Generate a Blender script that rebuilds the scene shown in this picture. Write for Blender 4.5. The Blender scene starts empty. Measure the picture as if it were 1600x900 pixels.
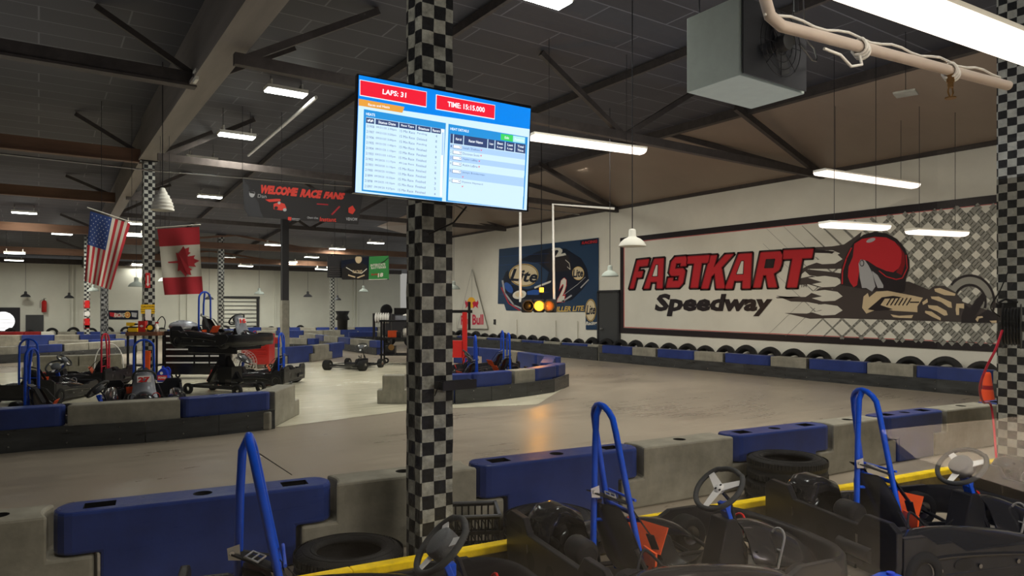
import bpy, math, random
from mathutils import Vector, Matrix
random.seed(7)
PI = math.pi
COL = bpy.context.scene.collection
# ------------------------------------------------------------------ camera geometry (1600x900 frame)
F = 1088.0; HZ = 482.0; EYE = 1.70; TH = math.radians(34.2)
CT, ST = math.cos(TH), math.sin(TH)
def C(X, Y, z=0.0):            # metres right / ahead of the viewer -> building axes (y runs along the right wall)
    return Vector((X*CT + Y*ST, -X*ST + Y*CT, z))
def P(px, py, Y):              # point seen at px,py at distance Y ahead
    return C((px-800)/F*Y, Y, EYE + (HZ-py)/F*Y)
def G(px, py, z=0.0):          # point seen at px,py on the level z
    Y = (EYE-z)*F/(py-HZ)
    return C((px-800)/F*Y, Y, z)
def RD(px, py):
    return C((px-800)/F, 1.0, (HZ-py)/F)
EYEP = Vector((0, 0, EYE))
def onx(px, py, x):            # hit of the sight line with the plane x = const
    d = RD(px, py); return EYEP + d*(x/d.x)
def ony(px, py, y):
    d = RD(px, py); return EYEP + d*(y/d.y)

# ------------------------------------------------------------------ materials
def _n(nt, t, **k):
    n = nt.nodes.new(t)
    for a, b in k.items(): setattr(n, a, b)
    return n
def mat(name, col, rough=.5, metal=0.0, var=0.0, vscale=6.0, bump=0.0, bscale=40.0, coat=0.0, emit=0.0, ecol=None, spec=.5, stretch=None, rvar=0.0):
    m = bpy.data.materials.new(name); m.use_nodes = True
    nt = m.node_tree; b = nt.nodes['Principled BSDF']
    col = tuple(col)+(1,)
    b.inputs['Base Color'].default_value = col
    b.inputs['Roughness'].default_value = rough
    b.inputs['Metallic'].default_value = metal
    b.inputs['Specular IOR Level'].default_value = spec
    if coat: b.inputs['Coat Weight'].default_value = coat; b.inputs['Coat Roughness'].default_value = .08
    if emit:
        b.inputs['Emission Color'].default_value = (tuple(ecol)+(1,)) if ecol else col
        b.inputs['Emission Strength'].default_value = emit
    if var or bump or rvar:
        tc = _n(nt, 'ShaderNodeTexCoord'); mp = _n(nt, 'ShaderNodeMapping')
        nt.links.new(tc.outputs['Object'], mp.inputs['Vector'])
        if stretch: mp.inputs['Scale'].default_value = stretch
    if var or rvar:
        nz = _n(nt, 'ShaderNodeTexNoise'); nz.inputs['Scale'].default_value = vscale; nz.inputs['Detail'].default_value = 6; nz.inputs['Roughness'].default_value = .65
        nt.links.new(mp.outputs[0], nz.inputs['Vector'])
        cr = _n(nt, 'ShaderNodeMapRange'); cr.inputs[1].default_value = .3; cr.inputs[2].default_value = .7
        nt.links.new(nz.outputs['Fac'], cr.inputs[0])
        if var:
            mx = _n(nt, 'ShaderNodeMix', data_type='RGBA')
            mx.inputs[6].default_value = tuple(max(0, c*(1-var)) for c in col[:3])+(1,)
            mx.inputs[7].default_value = tuple(min(1, c*(1+var)) for c in col[:3])+(1,)
            nt.links.new(cr.outputs[0], mx.inputs[0]); nt.links.new(mx.outputs[2], b.inputs['Base Color'])
        if rvar:
            r2 = _n(nt, 'ShaderNodeMapRange'); r2.inputs[3].default_value = max(0, rough-rvar); r2.inputs[4].default_value = min(1, rough+rvar)
            nt.links.new(cr.outputs[0], r2.inputs[0]); nt.links.new(r2.outputs[0], b.inputs['Roughness'])
    if bump:
        nz = _n(nt, 'ShaderNodeTexNoise'); nz.inputs['Scale'].default_value = bscale; nz.inputs['Detail'].default_value = 4
        nt.links.new(mp.outputs[0], nz.inputs['Vector'])
        bp = _n(nt, 'ShaderNodeBump'); bp.inputs['Strength'].default_value = bump; bp.inputs['Distance'].default_value = .02
        nt.links.new(nz.outputs['Fac'], bp.inputs['Height']); nt.links.new(bp.outputs[0], b.inputs['Normal'])
    return m
def checker_mat(name, size, dark=(.022,.023,.025), light=(.40,.41,.37), off=(0,0,0), dirt=.5, rough=.38, bump=.35):
    m = bpy.data.materials.new(name); m.use_nodes = True
    nt = m.node_tree; b = nt.nodes['Principled BSDF']; b.inputs['Roughness'].default_value = rough
    tc = _n(nt, 'ShaderNodeTexCoord'); mp = _n(nt, 'ShaderNodeMapping'); mp.inputs['Location'].default_value = off
    nt.links.new(tc.outputs['Object'], mp.inputs['Vector'])
    wz = _n(nt, 'ShaderNodeTexNoise'); wz.inputs['Scale'].default_value = 3.5
    nt.links.new(tc.outputs['Object'], wz.inputs['Vector'])
    vs = _n(nt, 'ShaderNodeVectorMath', operation='SCALE'); vs.inputs['Scale'].default_value = size*.16
    nt.links.new(wz.outputs['Color'], vs.inputs[0])
    va = _n(nt, 'ShaderNodeVectorMath', operation='ADD')
    nt.links.new(mp.outputs[0], va.inputs[0]); nt.links.new(vs.outputs[0], va.inputs[1])
    ck = _n(nt, 'ShaderNodeTexChecker'); ck.inputs['Scale'].default_value = 1/size
    nt.links.new(va.outputs[0], ck.inputs['Vector'])
    ck.inputs['Color1'].default_value = dark+(1,); ck.inputs['Color2'].default_value = light+(1,)
    nz = _n(nt, 'ShaderNodeTexNoise'); nz.inputs['Scale'].default_value = 9; nz.inputs['Detail'].default_value = 8; nz.inputs['Roughness'].default_value = .7
    nt.links.new(tc.outputs['Object'], nz.inputs['Vector'])
    mr = _n(nt, 'ShaderNodeMapRange'); mr.inputs[1].default_value = .35; mr.inputs[2].default_value = .7; mr.inputs[3].default_value = 1-dirt; mr.inputs[4].default_value = 1.1
    nt.links.new(nz.outputs['Fac'], mr.inputs[0])
    mx = _n(nt, 'ShaderNodeMix', data_type='RGBA', blend_type='MULTIPLY'); mx.inputs[0].default_value = 1
    nt.links.new(ck.outputs['Color'], mx.inputs[6]); nt.links.new(mr.outputs[0], mx.inputs[7]); nt.links.new(mx.outputs[2], b.inputs['Base Color'])
    if bump:
        n2 = _n(nt, 'ShaderNodeTexNoise'); n2.inputs['Scale'].default_value = 14; n2.inputs['Detail'].default_value = 3; n2.inputs['Distortion'].default_value = 1.2
        nt.links.new(tc.outputs['Object'], n2.inputs['Vector'])
        bp = _n(nt, 'ShaderNodeBump'); bp.inputs['Strength'].default_value = bump; bp.inputs['Distance'].default_value = .03
        nt.links.new(n2.outputs['Fac'], bp.inputs['Height']); nt.links.new(bp.outputs[0], b.inputs['Normal'])
    return m
M = {}
def defm(k, *a, **kw): M[k] = mat(k, *a, **kw)
defm('blue_plastic', (.020,.036,.145), .36, var=.25, vscale=3, bump=.05, rvar=.1)
defm('grey_plastic', (.215,.205,.165), .5, var=.28, vscale=4, bump=.06)
defm('red_plastic', (.25,.02,.02), .45, var=.2, vscale=3)
defm('rubber_skirt', (.034,.036,.036), .36, var=.5, vscale=2, stretch=(1,1,6), rvar=.12)
defm('rivet', (.5,.5,.48), .3, metal=1)
defm('tyre', (.016,.016,.016), .6, var=.4, vscale=9, bump=.2)
defm('tread', (.012,.012,.012), .75)
defm('black_plastic', (.010,.010,.011), .38, var=.3, vscale=8)
defm('gloss_black', (.010,.010,.011), .17, coat=.6)
defm('seat_plastic', (.009,.009,.009), .3)
defm('steel', (.35,.35,.36), .32, metal=1)
defm('chrome', (.78,.78,.76), .28, metal=.85)
defm('spoke_metal', (.72,.72,.70), .38, metal=.25)
defm('dark_steel', (.06,.06,.065), .4, metal=.8)
defm('hoop_blue', (.006,.055,.42), .28, coat=.3, var=.15, vscale=10)
defm('hoop_red', (.42,.02,.04), .32, coat=.3)
defm('orange_paint', (.55,.07,.015), .45, var=.2)
defm('webbing', (.02,.02,.02), .8)
defm('yellow_paint', (.68,.48,.01), .45, var=.25, vscale=9)
defm('striped_wood', (.12,.09,.03), .6, var=.6, vscale=5)
defm('white_paint', (.62,.60,.52), .45)
defm('lamp_white', (.72,.70,.62), .35)
defm('wall_paint', (.64,.62,.53), .6, var=.07, vscale=.7, bump=.04)
defm('wall_paint_far', (.58,.58,.49), .6, var=.08, vscale=.5)
defm('door_paint', (.05,.052,.052), .45)
defm('wood_beam', (.17,.15,.13), .65, var=.35, vscale=1.2, stretch=(1,.1,1))
defm('brown_wood', (.14,.075,.045), .6, var=.4, vscale=2, stretch=(.2,1,1))
defm('truss_paint', (.05,.042,.038), .6, var=.3)
defm('tan_panel', (.24,.185,.14), .35, var=.12, vscale=.4)
defm('heater_grey', (.25,.28,.25), .38, var=.06)
defm('pipe_paint', (.50,.43,.37), .45)
defm('pipe_white', (.66,.65,.60), .4)
defm('brass', (.45,.26,.10), .35, metal=.9)
defm('bench_wood', (.13,.055,.03), .55, var=.3)
defm('tool_black', (.008,.008,.009), .22)
defm('red_enamel', (.42,.018,.015), .3, coat=.3)
defm('jug_blue', (.01,.03,.32), .3)
defm('red_part', (.35,.02,.02), .4)
defm('cone_orange', (.55,.06,.02), .5)
defm('black', (.008,.008,.008), .5)
defm('grid_dark', (.03,.03,.032), .5)
defm('silver_body', (.40,.42,.46), .22, metal=.6, var=.3, vscale=5)
defm('pad_grey', (.085,.09,.095), .45, bump=.15, bscale=120)
defm('rim_grip', (.035,.037,.038), .5, bump=.1, bscale=90)
defm('label_white', (.66,.64,.60), .5)
defm('label_red', (.5,.02,.02), .5)
defm('label_yellow', (.75,.45,.01), .45)
defm('led', (1,1,1), .5, emit=14, ecol=(.95,1.0,.93))
defm('tube_warm', (1,1,1), .5, emit=1.5, ecol=(1.0,.84,.70))
defm('amber_on', (1,.5,.02), .4, emit=4, ecol=(1.0,.40,.02))
defm('amber_dim', (.35,.10,.03), .3, emit=.25, ecol=(1.0,.28,.04))
defm('far_window', (.9,.9,.9), .4, emit=1.2, ecol=(1,1,.97))
# flat printed colours
def flat(k, c, r=.5, e=0): defm(k, c, r, emit=e)
flat('pr_white', (.62,.60,.52), .4); flat('pr_black', (.022,.018,.02), .4); flat('pr_red', (.46,.022,.03), .4)
flat('pr_grey', (.25,.245,.21), .45); flat('pr_brown', (.055,.045,.042), .45); flat('pr_skin', (.56,.44,.27), .45)
flat('pr_darkred', (.20,.012,.016), .4); flat('pr_silver', (.36,.36,.36), .4)
flat('pr_navy', (.018,.045,.095), .35); flat('pr_navy2', (.006,.010,.022), .35); flat('pr_cream', (.60,.50,.32), .4); flat('pr_gold', (.60,.40,.10), .4)
flat('pr_blue', (.02,.08,.30), .4); flat('rb_red', (.55,.01,.05), .4); flat('rb_yellow', (.85,.45,.02), .4)
flat('fl_red', (.45,.035,.045), .6); flat('fl_white', (.62,.58,.48), .6); flat('fl_blue', (.03,.06,.20), .6); flat('fl_star', (.62,.62,.62), .6)
flat('ban_black', (.018,.017,.017), .35); flat('ban_red', (.38,.03,.02), .4); flat('ban_green', (.04,.22,.06), .35); flat('ban_grey', (.25,.25,.25), .4)
def scr(k, c, e=1.0):
    m = bpy.data.materials.new(k); m.use_nodes = True; nt = m.node_tree; b = nt.nodes['Principled BSDF']
    b.inputs['Base Color'].default_value = (0.01,.01,.01,1); b.inputs['Roughness'].default_value = .3
    b.inputs['Emission Color'].default_value = tuple(c)+(1,); b.inputs['Emission Strength'].default_value = e; M[k] = m
scr('s_blue', (.0,.22,.78)); scr('s_pale', (.60,.80,.96)); scr('s_red', (.80,.012,.035)); scr('s_head', (.035,.06,.16)); scr('s_white', (.86,.93,1.0))
scr('s_text', (.08,.13,.28)); scr('s_orange', (.75,.33,.05)); scr('s_green', (.05,.62,.12)); scr('s_mint', (.45,.80,.80)); scr('s_row', (.40,.60,.90)); scr('s_mid', (.02,.27,.66))

# ------------------------------------------------------------------ mesh builder
class MB:
    def __init__(s): s.v = []; s.f = []; s.mi = []; s.sm = []
    def add(s, vs, fs, m=0, smooth=False, T=None):
        o = len(s.v)
        s.v += [(T @ Vector(v)) if T is not None else Vector(v) for v in vs]
        for f in fs: s.f.append([i+o for i in f]); s.mi.append(m); s.sm.append(smooth)
    def box(s, c, d, m=0, R=None):
        x, y, z = d[0]/2, d[1]/2, d[2]/2
        T = Matrix.Translation(Vector(c)) @ (R.to_4x4() if R is not None else Matrix())
        s.add([(-x,-y,-z),(x,-y,-z),(x,y,-z),(-x,y,-z),(-x,-y,z),(x,-y,z),(x,y,z),(-x,y,z)],
              [(0,3,2,1),(4,5,6,7),(0,1,5,4),(1,2,6,5),(2,3,7,6),(3,0,4,7)], m, False, T)
    def bar(s, a, b, w, h, m=0, up=(0,0,1)):
        a = Vector(a); b = Vector(b); d = b-a; L = d.length
        if L < 1e-6: return
        x = d/L; u = Vector(up); y = u.cross(x)
        if y.length < 1e-4: y = Vector((0,1,0)).cross(x)
        y.normalize(); z = x.cross(y)
        s.box((a+b)/2, (L, w, h), m, Matrix((x, y, z)).transposed())
    def tube(s, pts, r, n=10, m=0, closed=False, caps=True):
        pts = [Vector(p) for p in pts]; N = len(pts)
        rs = r if isinstance(r, (list, tuple)) else [r]*N
        ts = []
        for i in range(N):
            if closed: t = pts[(i+1) % N]-pts[i-1]
            else: t = pts[min(i+1, N-1)]-pts[max(i-1, 0)]
            ts.append(t.normalized())
        u = ts[0].orthogonal().normalized(); vs = []
        for i in range(N):
            u = (u-ts[i]*u.dot(ts[i])).normalized(); w = ts[i].cross(u)
            for k in range(n):
                a = 2*PI*k/n; vs.append(pts[i]+(u*math.cos(a)+w*math.sin(a))*rs[i])
        fs = []
        for i in range(N if closed else N-1):
            j = (i+1) % N
            for k in range(n): fs.append((i*n+k, i*n+(k+1) % n, j*n+(k+1) % n, j*n+k))
        s.add(vs, fs, m, True)
        if caps and not closed: s.add(vs[:n], [tuple(range(n))[::-1]], m); s.add(vs[-n:], [tuple(range(n))], m)
    def lathe(s, prof, n=24, m=0, T=None, smooth=True, closed=False):
        vs = []; fs = []; K = len(prof)
        for k in range(n):
            a = 2*PI*k/n
            for r, z in prof: vs.append((r*math.cos(a), r*math.sin(a), z))
        for k in range(n):
            j = (k+1) % n
            for i in range(K if closed else K-1):
                i2 = (i+1) % K
                fs.append((k*K+i, j*K+i, j*K+i2, k*K+i2))
        s.add(vs, fs, m, smooth, T)
    def cyl(s, a, b, r, n=16, m=0):
        s.tube([a, b], r, n, m)
    def prism(s, poly, h, m=0, T=None):     # poly in xy, thickness h along z
        n = len(poly)
        vs = [(p[0], p[1], 0) for p in poly]+[(p[0], p[1], h) for p in poly]
        fs = [tuple(range(n))[::-1], tuple(range(n, 2*n))]+[(i, (i+1) % n, n+(i+1) % n, n+i) for i in range(n)]
        s.add(vs, fs, m, False, T)
    def poly(s, pts, m=0, T=None): s.add(pts, [tuple(range(len(pts)))], m, False, T)
    def ell(s, c, r, m=0, n=16, seg=8, T=None):
        vs = []; fs = []
        for i in range(seg+1):
            t = PI*i/seg
            for k in range(n):
                a = 2*PI*k/n; vs.append((c[0]+r[0]*math.sin(t)*math.cos(a), c[1]+r[1]*math.sin(t)*math.sin(a), c[2]+r[2]*math.cos(t)))
        for i in range(seg):
            for k in range(n): fs.append((i*n+k, (i+1)*n+k, (i+1)*n+(k+1) % n, i*n+(k+1) % n))
        s.add(vs, fs, m, True, T)
    def mesh(s, name, mats):
        me = bpy.data.meshes.new(name); me.from_pydata([tuple(v) for v in s.v], [], s.f)
        for m in mats: me.materials.append(M[m] if isinstance(m, str) else m)
        me.polygons.foreach_set('material_index', s.mi); me.polygons.foreach_set('use_smooth', s.sm)
        me.update(); return me
    def build(s, name, mats, parent=None, bevel=0, loc=None, solid=0, sub=0, segs=2):
        if not isinstance(mats, (list, tuple)): mats = [mats]
        o = link(name, s.mesh(name, mats), parent)
        if loc is not None: o.location = loc
        if solid: md = o.modifiers.new('t', 'SOLIDIFY'); md.thickness = solid; md.offset = 0
        if bevel: md = o.modifiers.new('b', 'BEVEL'); md.width = bevel; md.segments = segs; md.limit_method = 'ANGLE'; md.angle_limit = .6
        if sub: md = o.modifiers.new('s', 'SUBSURF'); md.levels = sub; md.render_levels = sub
        return o
def link(name, data, parent=None):
    o = bpy.data.objects.new(name, data); COL.objects.link(o)
    if parent is not None: o.parent = parent
    return o
def tag(o, label=None, cat=None, group=None, kind=None):
    if label: o['label'] = label
    if cat: o['category'] = cat
    if group: o['group'] = group
    if kind: o['kind'] = kind
    return o
def empty(name, loc=(0,0,0), rz=0, label=None, cat=None, group=None):
    o = link(name, None); o.location = loc; o.rotation_euler = (0,0,rz); return tag(o, label, cat, group)
def copy_tree(o, parent=None):
    c = o.copy(); COL.objects.link(c); c.parent = parent
    for ch in list(o.children): copy_tree(ch, c)
    return c
def struct(o): o['kind'] = 'structure'; return o
ORD = 'first second third fourth fifth sixth seventh eighth ninth tenth eleventh twelfth thirteenth fourteenth fifteenth sixteenth seventeenth eighteenth nineteenth twentieth'.split()
def frame(o, ux, uy):           # 4x4 with origin o, x axis ux, y axis uy (3D), z normal
    ux = Vector(ux).normalized(); uy = Vector(uy); uy = (uy-ux*uy.dot(ux)).normalized(); uz = ux.cross(uy)
    m = Matrix((ux, uy, uz)).transposed().to_4x4(); m.translation = Vector(o); return m
# ------------------------------------------------------------------ text -> mesh
_tc = {}
def text_geo(s, bold=0.0):
    k = (s, bold)
    if k in _tc: return _tc[k]
    cu = bpy.data.curves.new('t', 'FONT'); cu.body = s; cu.size = 1.0; cu.offset = bold; cu.resolution_u = 2
    ob = bpy.data.objects.new('t', cu); COL.objects.link(ob)
    dg = bpy.context.evaluated_depsgraph_get(); dg.update()
    me = ob.evaluated_get(dg).to_mesh()
    vs = [v.co.copy() for v in me.vertices]; fs = [tuple(p.vertices) for p in me.polygons]
    ob.evaluated_get(dg).to_mesh_clear(); bpy.data.objects.remove(ob); bpy.data.curves.remove(cu)
    _tc[k] = (vs, fs); return _tc[k]
def put_text(mb, s, x0, x1, y0, y1, m=0, T=None, shear=0.0, z=.002, bold=0.0, fit=True, cap=None):
    """fit text into x0..x1, y0..y1 (y0 base line; heights measured on the whole string unless cap given)"""
    vs, fs = text_geo(s, bold)
    if not vs: return
    xa = min(v.x for v in vs); xb = max(v.x for v in vs); ya = min(v.y for v in vs) if cap is None else 0; yb = max(v.y for v in vs) if cap is None else .70
    sx = (x1-x0)/(xb-xa); sy = (y1-y0)/(yb-ya)
    out = [(x0+(v.x-xa)*sx+shear*(v.y-ya)*sy, y0+(v.y-ya)*sy, z) for v in vs]
    mb.add(out, fs, m, False, T)
def text_w(mb, s, x, y, h, m=0, T=None, shear=0, z=.002, bold=0, align='l', asp=1.0):
    vs, fs = text_geo(s, bold)
    if not vs: return
    xa = min(v.x for v in vs); xb = max(v.x for v in vs); k = h/.70
    w = (xb-xa)*k*asp
    x0 = x if align == 'l' else x-w/2
    mb.add([(x0+(v.x-xa)*k*asp+shear*v.y*k, y+v.y*k, z) for v in vs], fs, m, False, T)
def disc(mb, cx, cy, rx, ry, m, z, T=None, n=28, rot=0):
    c, s_ = math.cos(rot), math.sin(rot)
    mb.poly([(cx+rx*math.cos(2*PI*i/n)*c-ry*math.sin(2*PI*i/n)*s_, cy+rx*math.cos(2*PI*i/n)*s_+ry*math.sin(2*PI*i/n)*c, z) for i in range(n)], m, T)
def stroke(mb, pts, w, m, z, T=None, closed=False):
    n = len(pts)
    for i in range(n if closed else n-1):
        a = Vector(pts[i][:2]); b = Vector(pts[(i+1) % n][:2]); d = b-a
        if d.length < 1e-6: continue
        q = Vector((-d.y, d.x)).normalized()*w/2
        mb.poly([(a.x-q.x, a.y-q.y, z), (b.x-q.x, b.y-q.y, z), (b.x+q.x, b.y+q.y, z), (a.x+q.x, a.y+q.y, z)], m, T)
    for p in pts: disc(mb, p[0], p[1], w/2, w/2, m, z, T, 8)
# ------------------------------------------------------------------ printed sheets: art given in frame coordinates of the photo, laid on the real sheet
import numpy as np
class Sheet:
    def __init__(s, pix, pts, wave=0, wk=3.0, wph=0.0):    # corners TL TR BR BL in pixels and as 3D points
        s.pts = [Vector(p) for p in pts]; s.wave = wave; s.wk = wk; s.wph = wph
        uv = [(0,1),(1,1),(1,0),(0,0)]; A = []; B = []
        for (x, y), (u, v) in zip(pix, uv):
            A.append([x,y,1,0,0,0,-u*x,-u*y]); B.append(u); A.append([0,0,0,x,y,1,-v*x,-v*y]); B.append(v)
        s.h = np.linalg.solve(np.array(A, float), np.array(B, float))
        n = (s.pts[1]-s.pts[0]).cross(s.pts[3]-s.pts[0]).normalized()
        c = sum(s.pts, Vector())/4
        s.n = n if n.dot(EYEP-c) > 0 else -n
        s.mb = MB()
    def uv(s, x, y):
        h = s.h; w = h[6]*x+h[7]*y+1
        return ((h[0]*x+h[1]*y+h[2])/w, (h[3]*x+h[4]*y+h[5])/w)
    def at(s, u, v, off=0):
        TL, TR, BR, BL = s.pts
        p = (TL*(1-u)+TR*u)*v+(BL*(1-u)+BR*u)*(1-v)
        if s.wave: p = p+s.n*s.wave*(math.sin(u*s.wk*2*PI+s.wph+v*1.3)*(1.1-v)+.5*math.sin(v*7+u*4))
        return p+s.n*off
    def P(s, pts, m=0, L=1):                    # polygon in pixel coords
        s.mb.poly([s.at(*s.uv(x, y), .003*L) for x, y in pts], m)
    def U(s, pts, m=0, L=1): s.mb.poly([s.at(u, v, .003*L) for u, v in pts], m)
    def rect(s, u0, v0, u1, v1, m=0, L=1, nu=1, nv=1):
        for i in range(nu):
            for j in range(nv):
                a0 = u0+(u1-u0)*i/nu; a1 = u0+(u1-u0)*(i+1)/nu; b0 = v0+(v1-v0)*j/nv; b1 = v0+(v1-v0)*(j+1)/nv
                s.U([(a0,b0),(a1,b0),(a1,b1),(a0,b1)], m, L)
    def S(s, pts, w, m=0, L=1, closed=False):   # stroke in pixel coords, width w pixels
        n = len(pts)
        for i in range(n if closed else n-1):
            a = Vector(pts[i]); b = Vector(pts[(i+1) % n]); d = b-a
            if d.length < 1e-6: continue
            e = d.normalized()*w*.3; q = Vector((-d.y, d.x)).normalized()*w/2
            s.P([a-e-q, b+e-q, b+e+q, a-e+q], m, L)
    def E(s, cx, cy, rx, ry, m=0, L=1, rot=0, n=28):
        c, k = math.cos(rot), math.sin(rot)
        s.P([(cx+rx*math.cos(2*PI*i/n)*c-ry*math.sin(2*PI*i/n)*k, cy+rx*math.cos(2*PI*i/n)*k+ry*math.sin(2*PI*i/n)*c) for i in range(n)], m, L)
    def T(s, txt, p00, p10, p01, m=0, L=2, bold=0, cap=None):   # text box: lower-left, lower-right, upper-left pixels
        vs, fs = text_geo(txt, bold)
        if not vs: return
        xa = min(v.x for v in vs); xb = max(v.x for v in vs)
        ya, yb = (min(v.y for v in vs), max(v.y for v in vs)) if cap is None else (0, .70)
        o = Vector(p00); ex = Vector(p10)-o; ey = Vector(p01)-o; out = []
        for v in vs:
            q = o+ex*((v.x-xa)/(xb-xa))+ey*((v.y-ya)/(yb-ya)); out.append(s.at(*s.uv(q.x, q.y), .003*L))
        s.mb.add(out, fs, m)
# ------------------------------------------------------------------ room shell
XR = 16.1; YF = 47.0; ZW = 5.10
def ceil_z(y): return 6.3 if y < 20 else 6.3-(y-20)*.062
def floor_mat(name, c1, c2, rough, sc=(.35,.35,1)):
    m = bpy.data.materials.new(name); m.use_nodes = True; nt = m.node_tree; b = nt.nodes['Principled BSDF']
    tc = _n(nt, 'ShaderNodeTexCoord'); mp = _n(nt, 'ShaderNodeMapping'); mp.inputs['Scale'].default_value = sc; mp.inputs['Rotation'].default_value = (0,0,.25)
    nt.links.new(tc.outputs['Object'], mp.inputs['Vector'])
    n1 = _n(nt, 'ShaderNodeTexNoise'); n1.inputs['Scale'].default_value = 1.0; n1.inputs['Detail'].default_value = 9; n1.inputs['Roughness'].default_value = .68; n1.inputs['Distortion'].default_value = .5
    nt.links.new(mp.outputs[0], n1.inputs['Vector'])
    mp2 = _n(nt, 'ShaderNodeMapping'); mp2.inputs['Scale'].default_value = (.5,5,1); mp2.inputs['Rotation'].default_value = (0,0,.2)
    nt.links.new(tc.outputs['Object'], mp2.inputs['Vector'])
    n2 = _n(nt, 'ShaderNodeTexNoise'); n2.inputs['Scale'].default_value = 1.6; n2.inputs['Detail'].default_value = 8
    nt.links.new(mp2.outputs[0], n2.inputs['Vector'])
    ad = _n(nt, 'ShaderNodeMath', operation='ADD'); nt.links.new(n1.outputs['Fac'], ad.inputs[0])
    ml = _n(nt, 'ShaderNodeMath', operation='MULTIPLY'); ml.inputs[1].default_value = .55; nt.links.new(n2.outputs['Fac'], ml.inputs[0]); nt.links.new(ml.outputs[0], ad.inputs[1])
    mr = _n(nt, 'ShaderNodeMapRange'); mr.inputs[1].default_value = .55; mr.inputs[2].default_value = 1.0; nt.links.new(ad.outputs[0], mr.inputs[0])
    mx = _n(nt, 'ShaderNodeMix', data_type='RGBA'); mx.inputs[6].default_value = c1+(1,); mx.inputs[7].default_value = c2+(1,)
    nt.links.new(mr.outputs[0], mx.inputs[0]); nt.links.new(mx.outputs[2], b.inputs['Base Color'])
    r2 = _n(nt, 'ShaderNodeMapRange'); r2.inputs[3].default_value = rough-.07; r2.inputs[4].default_value = rough+.1; nt.links.new(mr.outputs[0], r2.inputs[0]); nt.links.new(r2.outputs[0], b.inputs['Roughness'])
    bp = _n(nt, 'ShaderNodeBump'); bp.inputs['Strength'].default_value = .035; bp.inputs['Distance'].default_value = .02
    nt.links.new(n1.outputs['Fac'], bp.inputs['Height']); nt.links.new(bp.outputs[0], b.inputs['Normal'])
    b.inputs['Specular IOR Level'].default_value = .5
    M[name] = m
floor_mat('track_floor', (.185,.158,.122), (.285,.245,.19), .31)
floor_mat('pit_floor', (.38,.355,.26), (.54,.51,.39), .20)
mb = MB(); mb.box((-2, 19, -.1), (40, 62, .2)); struct(mb.build('floor', 'track_floor'))
pp = [(-300,700),(0,690),(415,667),(440,667),(640,641),(840,632),(885,604),(850,585),(760,577),(640,566),(400,566),(0,583),(-300,590)]
mb = MB(); mb.poly([G(x, y, .004) for x, y in pp]); struct(mb.build('floor_pit', 'pit_floor'))
mb = MB(); mb.box((XR+.1, 9.5, ZW/2), (.2, 42, ZW)); struct(mb.build('wall_right', 'wall_paint'))
mb = MB(); mb.box((XR+3, 30.6, 3), (6.2, .2, 6)); struct(mb.build('wall_return', 'wall_paint_far'))
mb = MB(); mb.box((0, YF+.1, 2.15), (44, .2, 4.3)); struct(mb.build('wall_back', 'wall_paint_far'))
mb = MB(); mb.box((-22, 19, 3), (.2, 62, 6)); struct(mb.build('wall_left', 'wall_paint_far'))
mb = MB(); mb.box((2, -6, 2.6), (26, .2, 5.2)); struct(mb.build('wall_reflection_blocker', 'grid_dark'))  # dark wall out of view, added to dim what the window reflects
# ceiling deck
m = bpy.data.materials.new('deck'); m.use_nodes = True; nt = m.node_tree; b = nt.nodes['Principled BSDF']; b.inputs['Roughness'].default_value = .6
tc = _n(nt, 'ShaderNodeTexCoord'); br = _n(nt, 'ShaderNodeTexBrick'); br.inputs['Scale'].default_value = 1; br.inputs['Brick Width'].default_value = 2.4; br.inputs['Row Height'].default_value = .61
br.inputs['Mortar Size'].default_value = .014; br.inputs['Color1'].default_value = (.042,.043,.052,1); br.inputs['Color2'].default_value = (.033,.034,.042,1); br.inputs['Mortar'].default_value = (.11,.11,.125,1)
nt.links.new(tc.outputs['Object'], br.inputs['Vector']); nt.links.new(br.outputs['Color'], b.inputs['Base Color']); M['deck'] = m
mb = MB()
ys = [-12, 20, 50]
for i in range(2):
    a, c = ys[i], ys[i+1]
    mb.poly([(-22,a,ceil_z(a)),(24,a,ceil_z(a)),(24,c,ceil_z(c)),(-22,c,ceil_z(c))])
struct(mb.build('ceiling', 'deck'))
mb = MB()
mb.poly([(XR,-11,ZW),(XR,20,ZW),(13.3,20,6.28),(13.3,-11,6.28)]); mb.poly([(XR,20,ZW),(XR,31,ZW),(13.3,31,ceil_z(31)-.02),(13.3,20,6.28)])
struct(mb.build('ceiling_slope', 'tan_panel'))
mb = MB(); mb.box((13.3, 10, 6.2), (.16, 42, .2)); struct(mb.build('ceiling_purlin', 'truss_paint'))
# roof members
mb = MB(); mb.box((2.2, 8.5, 5.8), (.30, 21, 1.0)); mb.box((2.2, 8.5, 5.31), (.42, 21, .05)); struct(mb.build('ceiling_beam', 'wood_beam'))
mb = MB(); mb.bar((2.2,19,5.75), (2.2,YF,4.45), .3, .8); struct(mb.build('ceiling_beam', 'wood_beam'))
for y in (12.2, 19.2, 26, 33, 40):
    zb = min(5.3, ceil_z(y)-.75)
    hb = .2 if y < 13 else .28
    mb = MB(); mb.box((-9.9, y, zb+hb/2), (24, .14, hb)); mb.box((-9.9, y, zb-.02), (24, .2, .04))
    struct(mb.build('ceiling_beam', 'brown_wood' if y > 13 else 'truss_paint'))
    mb = MB()
    for dx, dy in ((-1.5,0), (0,1.4), (1.5, 0)): mb.bar((2.2, y, zb+.1), (2.2+dx, y+dy, ceil_z(y+dy)-.05), .07, .09)
    struct(mb.build('ceiling_brace', 'truss_paint'))
for x in (-6, -2, 5.6, 9.4):
    mb = MB(); mb.bar((x, -4, 6.2), (x, 20, 6.2), .07, .14); mb.bar((x, 20, 6.2), (x, YF, ceil_z(YF)-.1), .07, .14); struct(mb.build('ceiling_purlin', 'truss_paint'))
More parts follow.
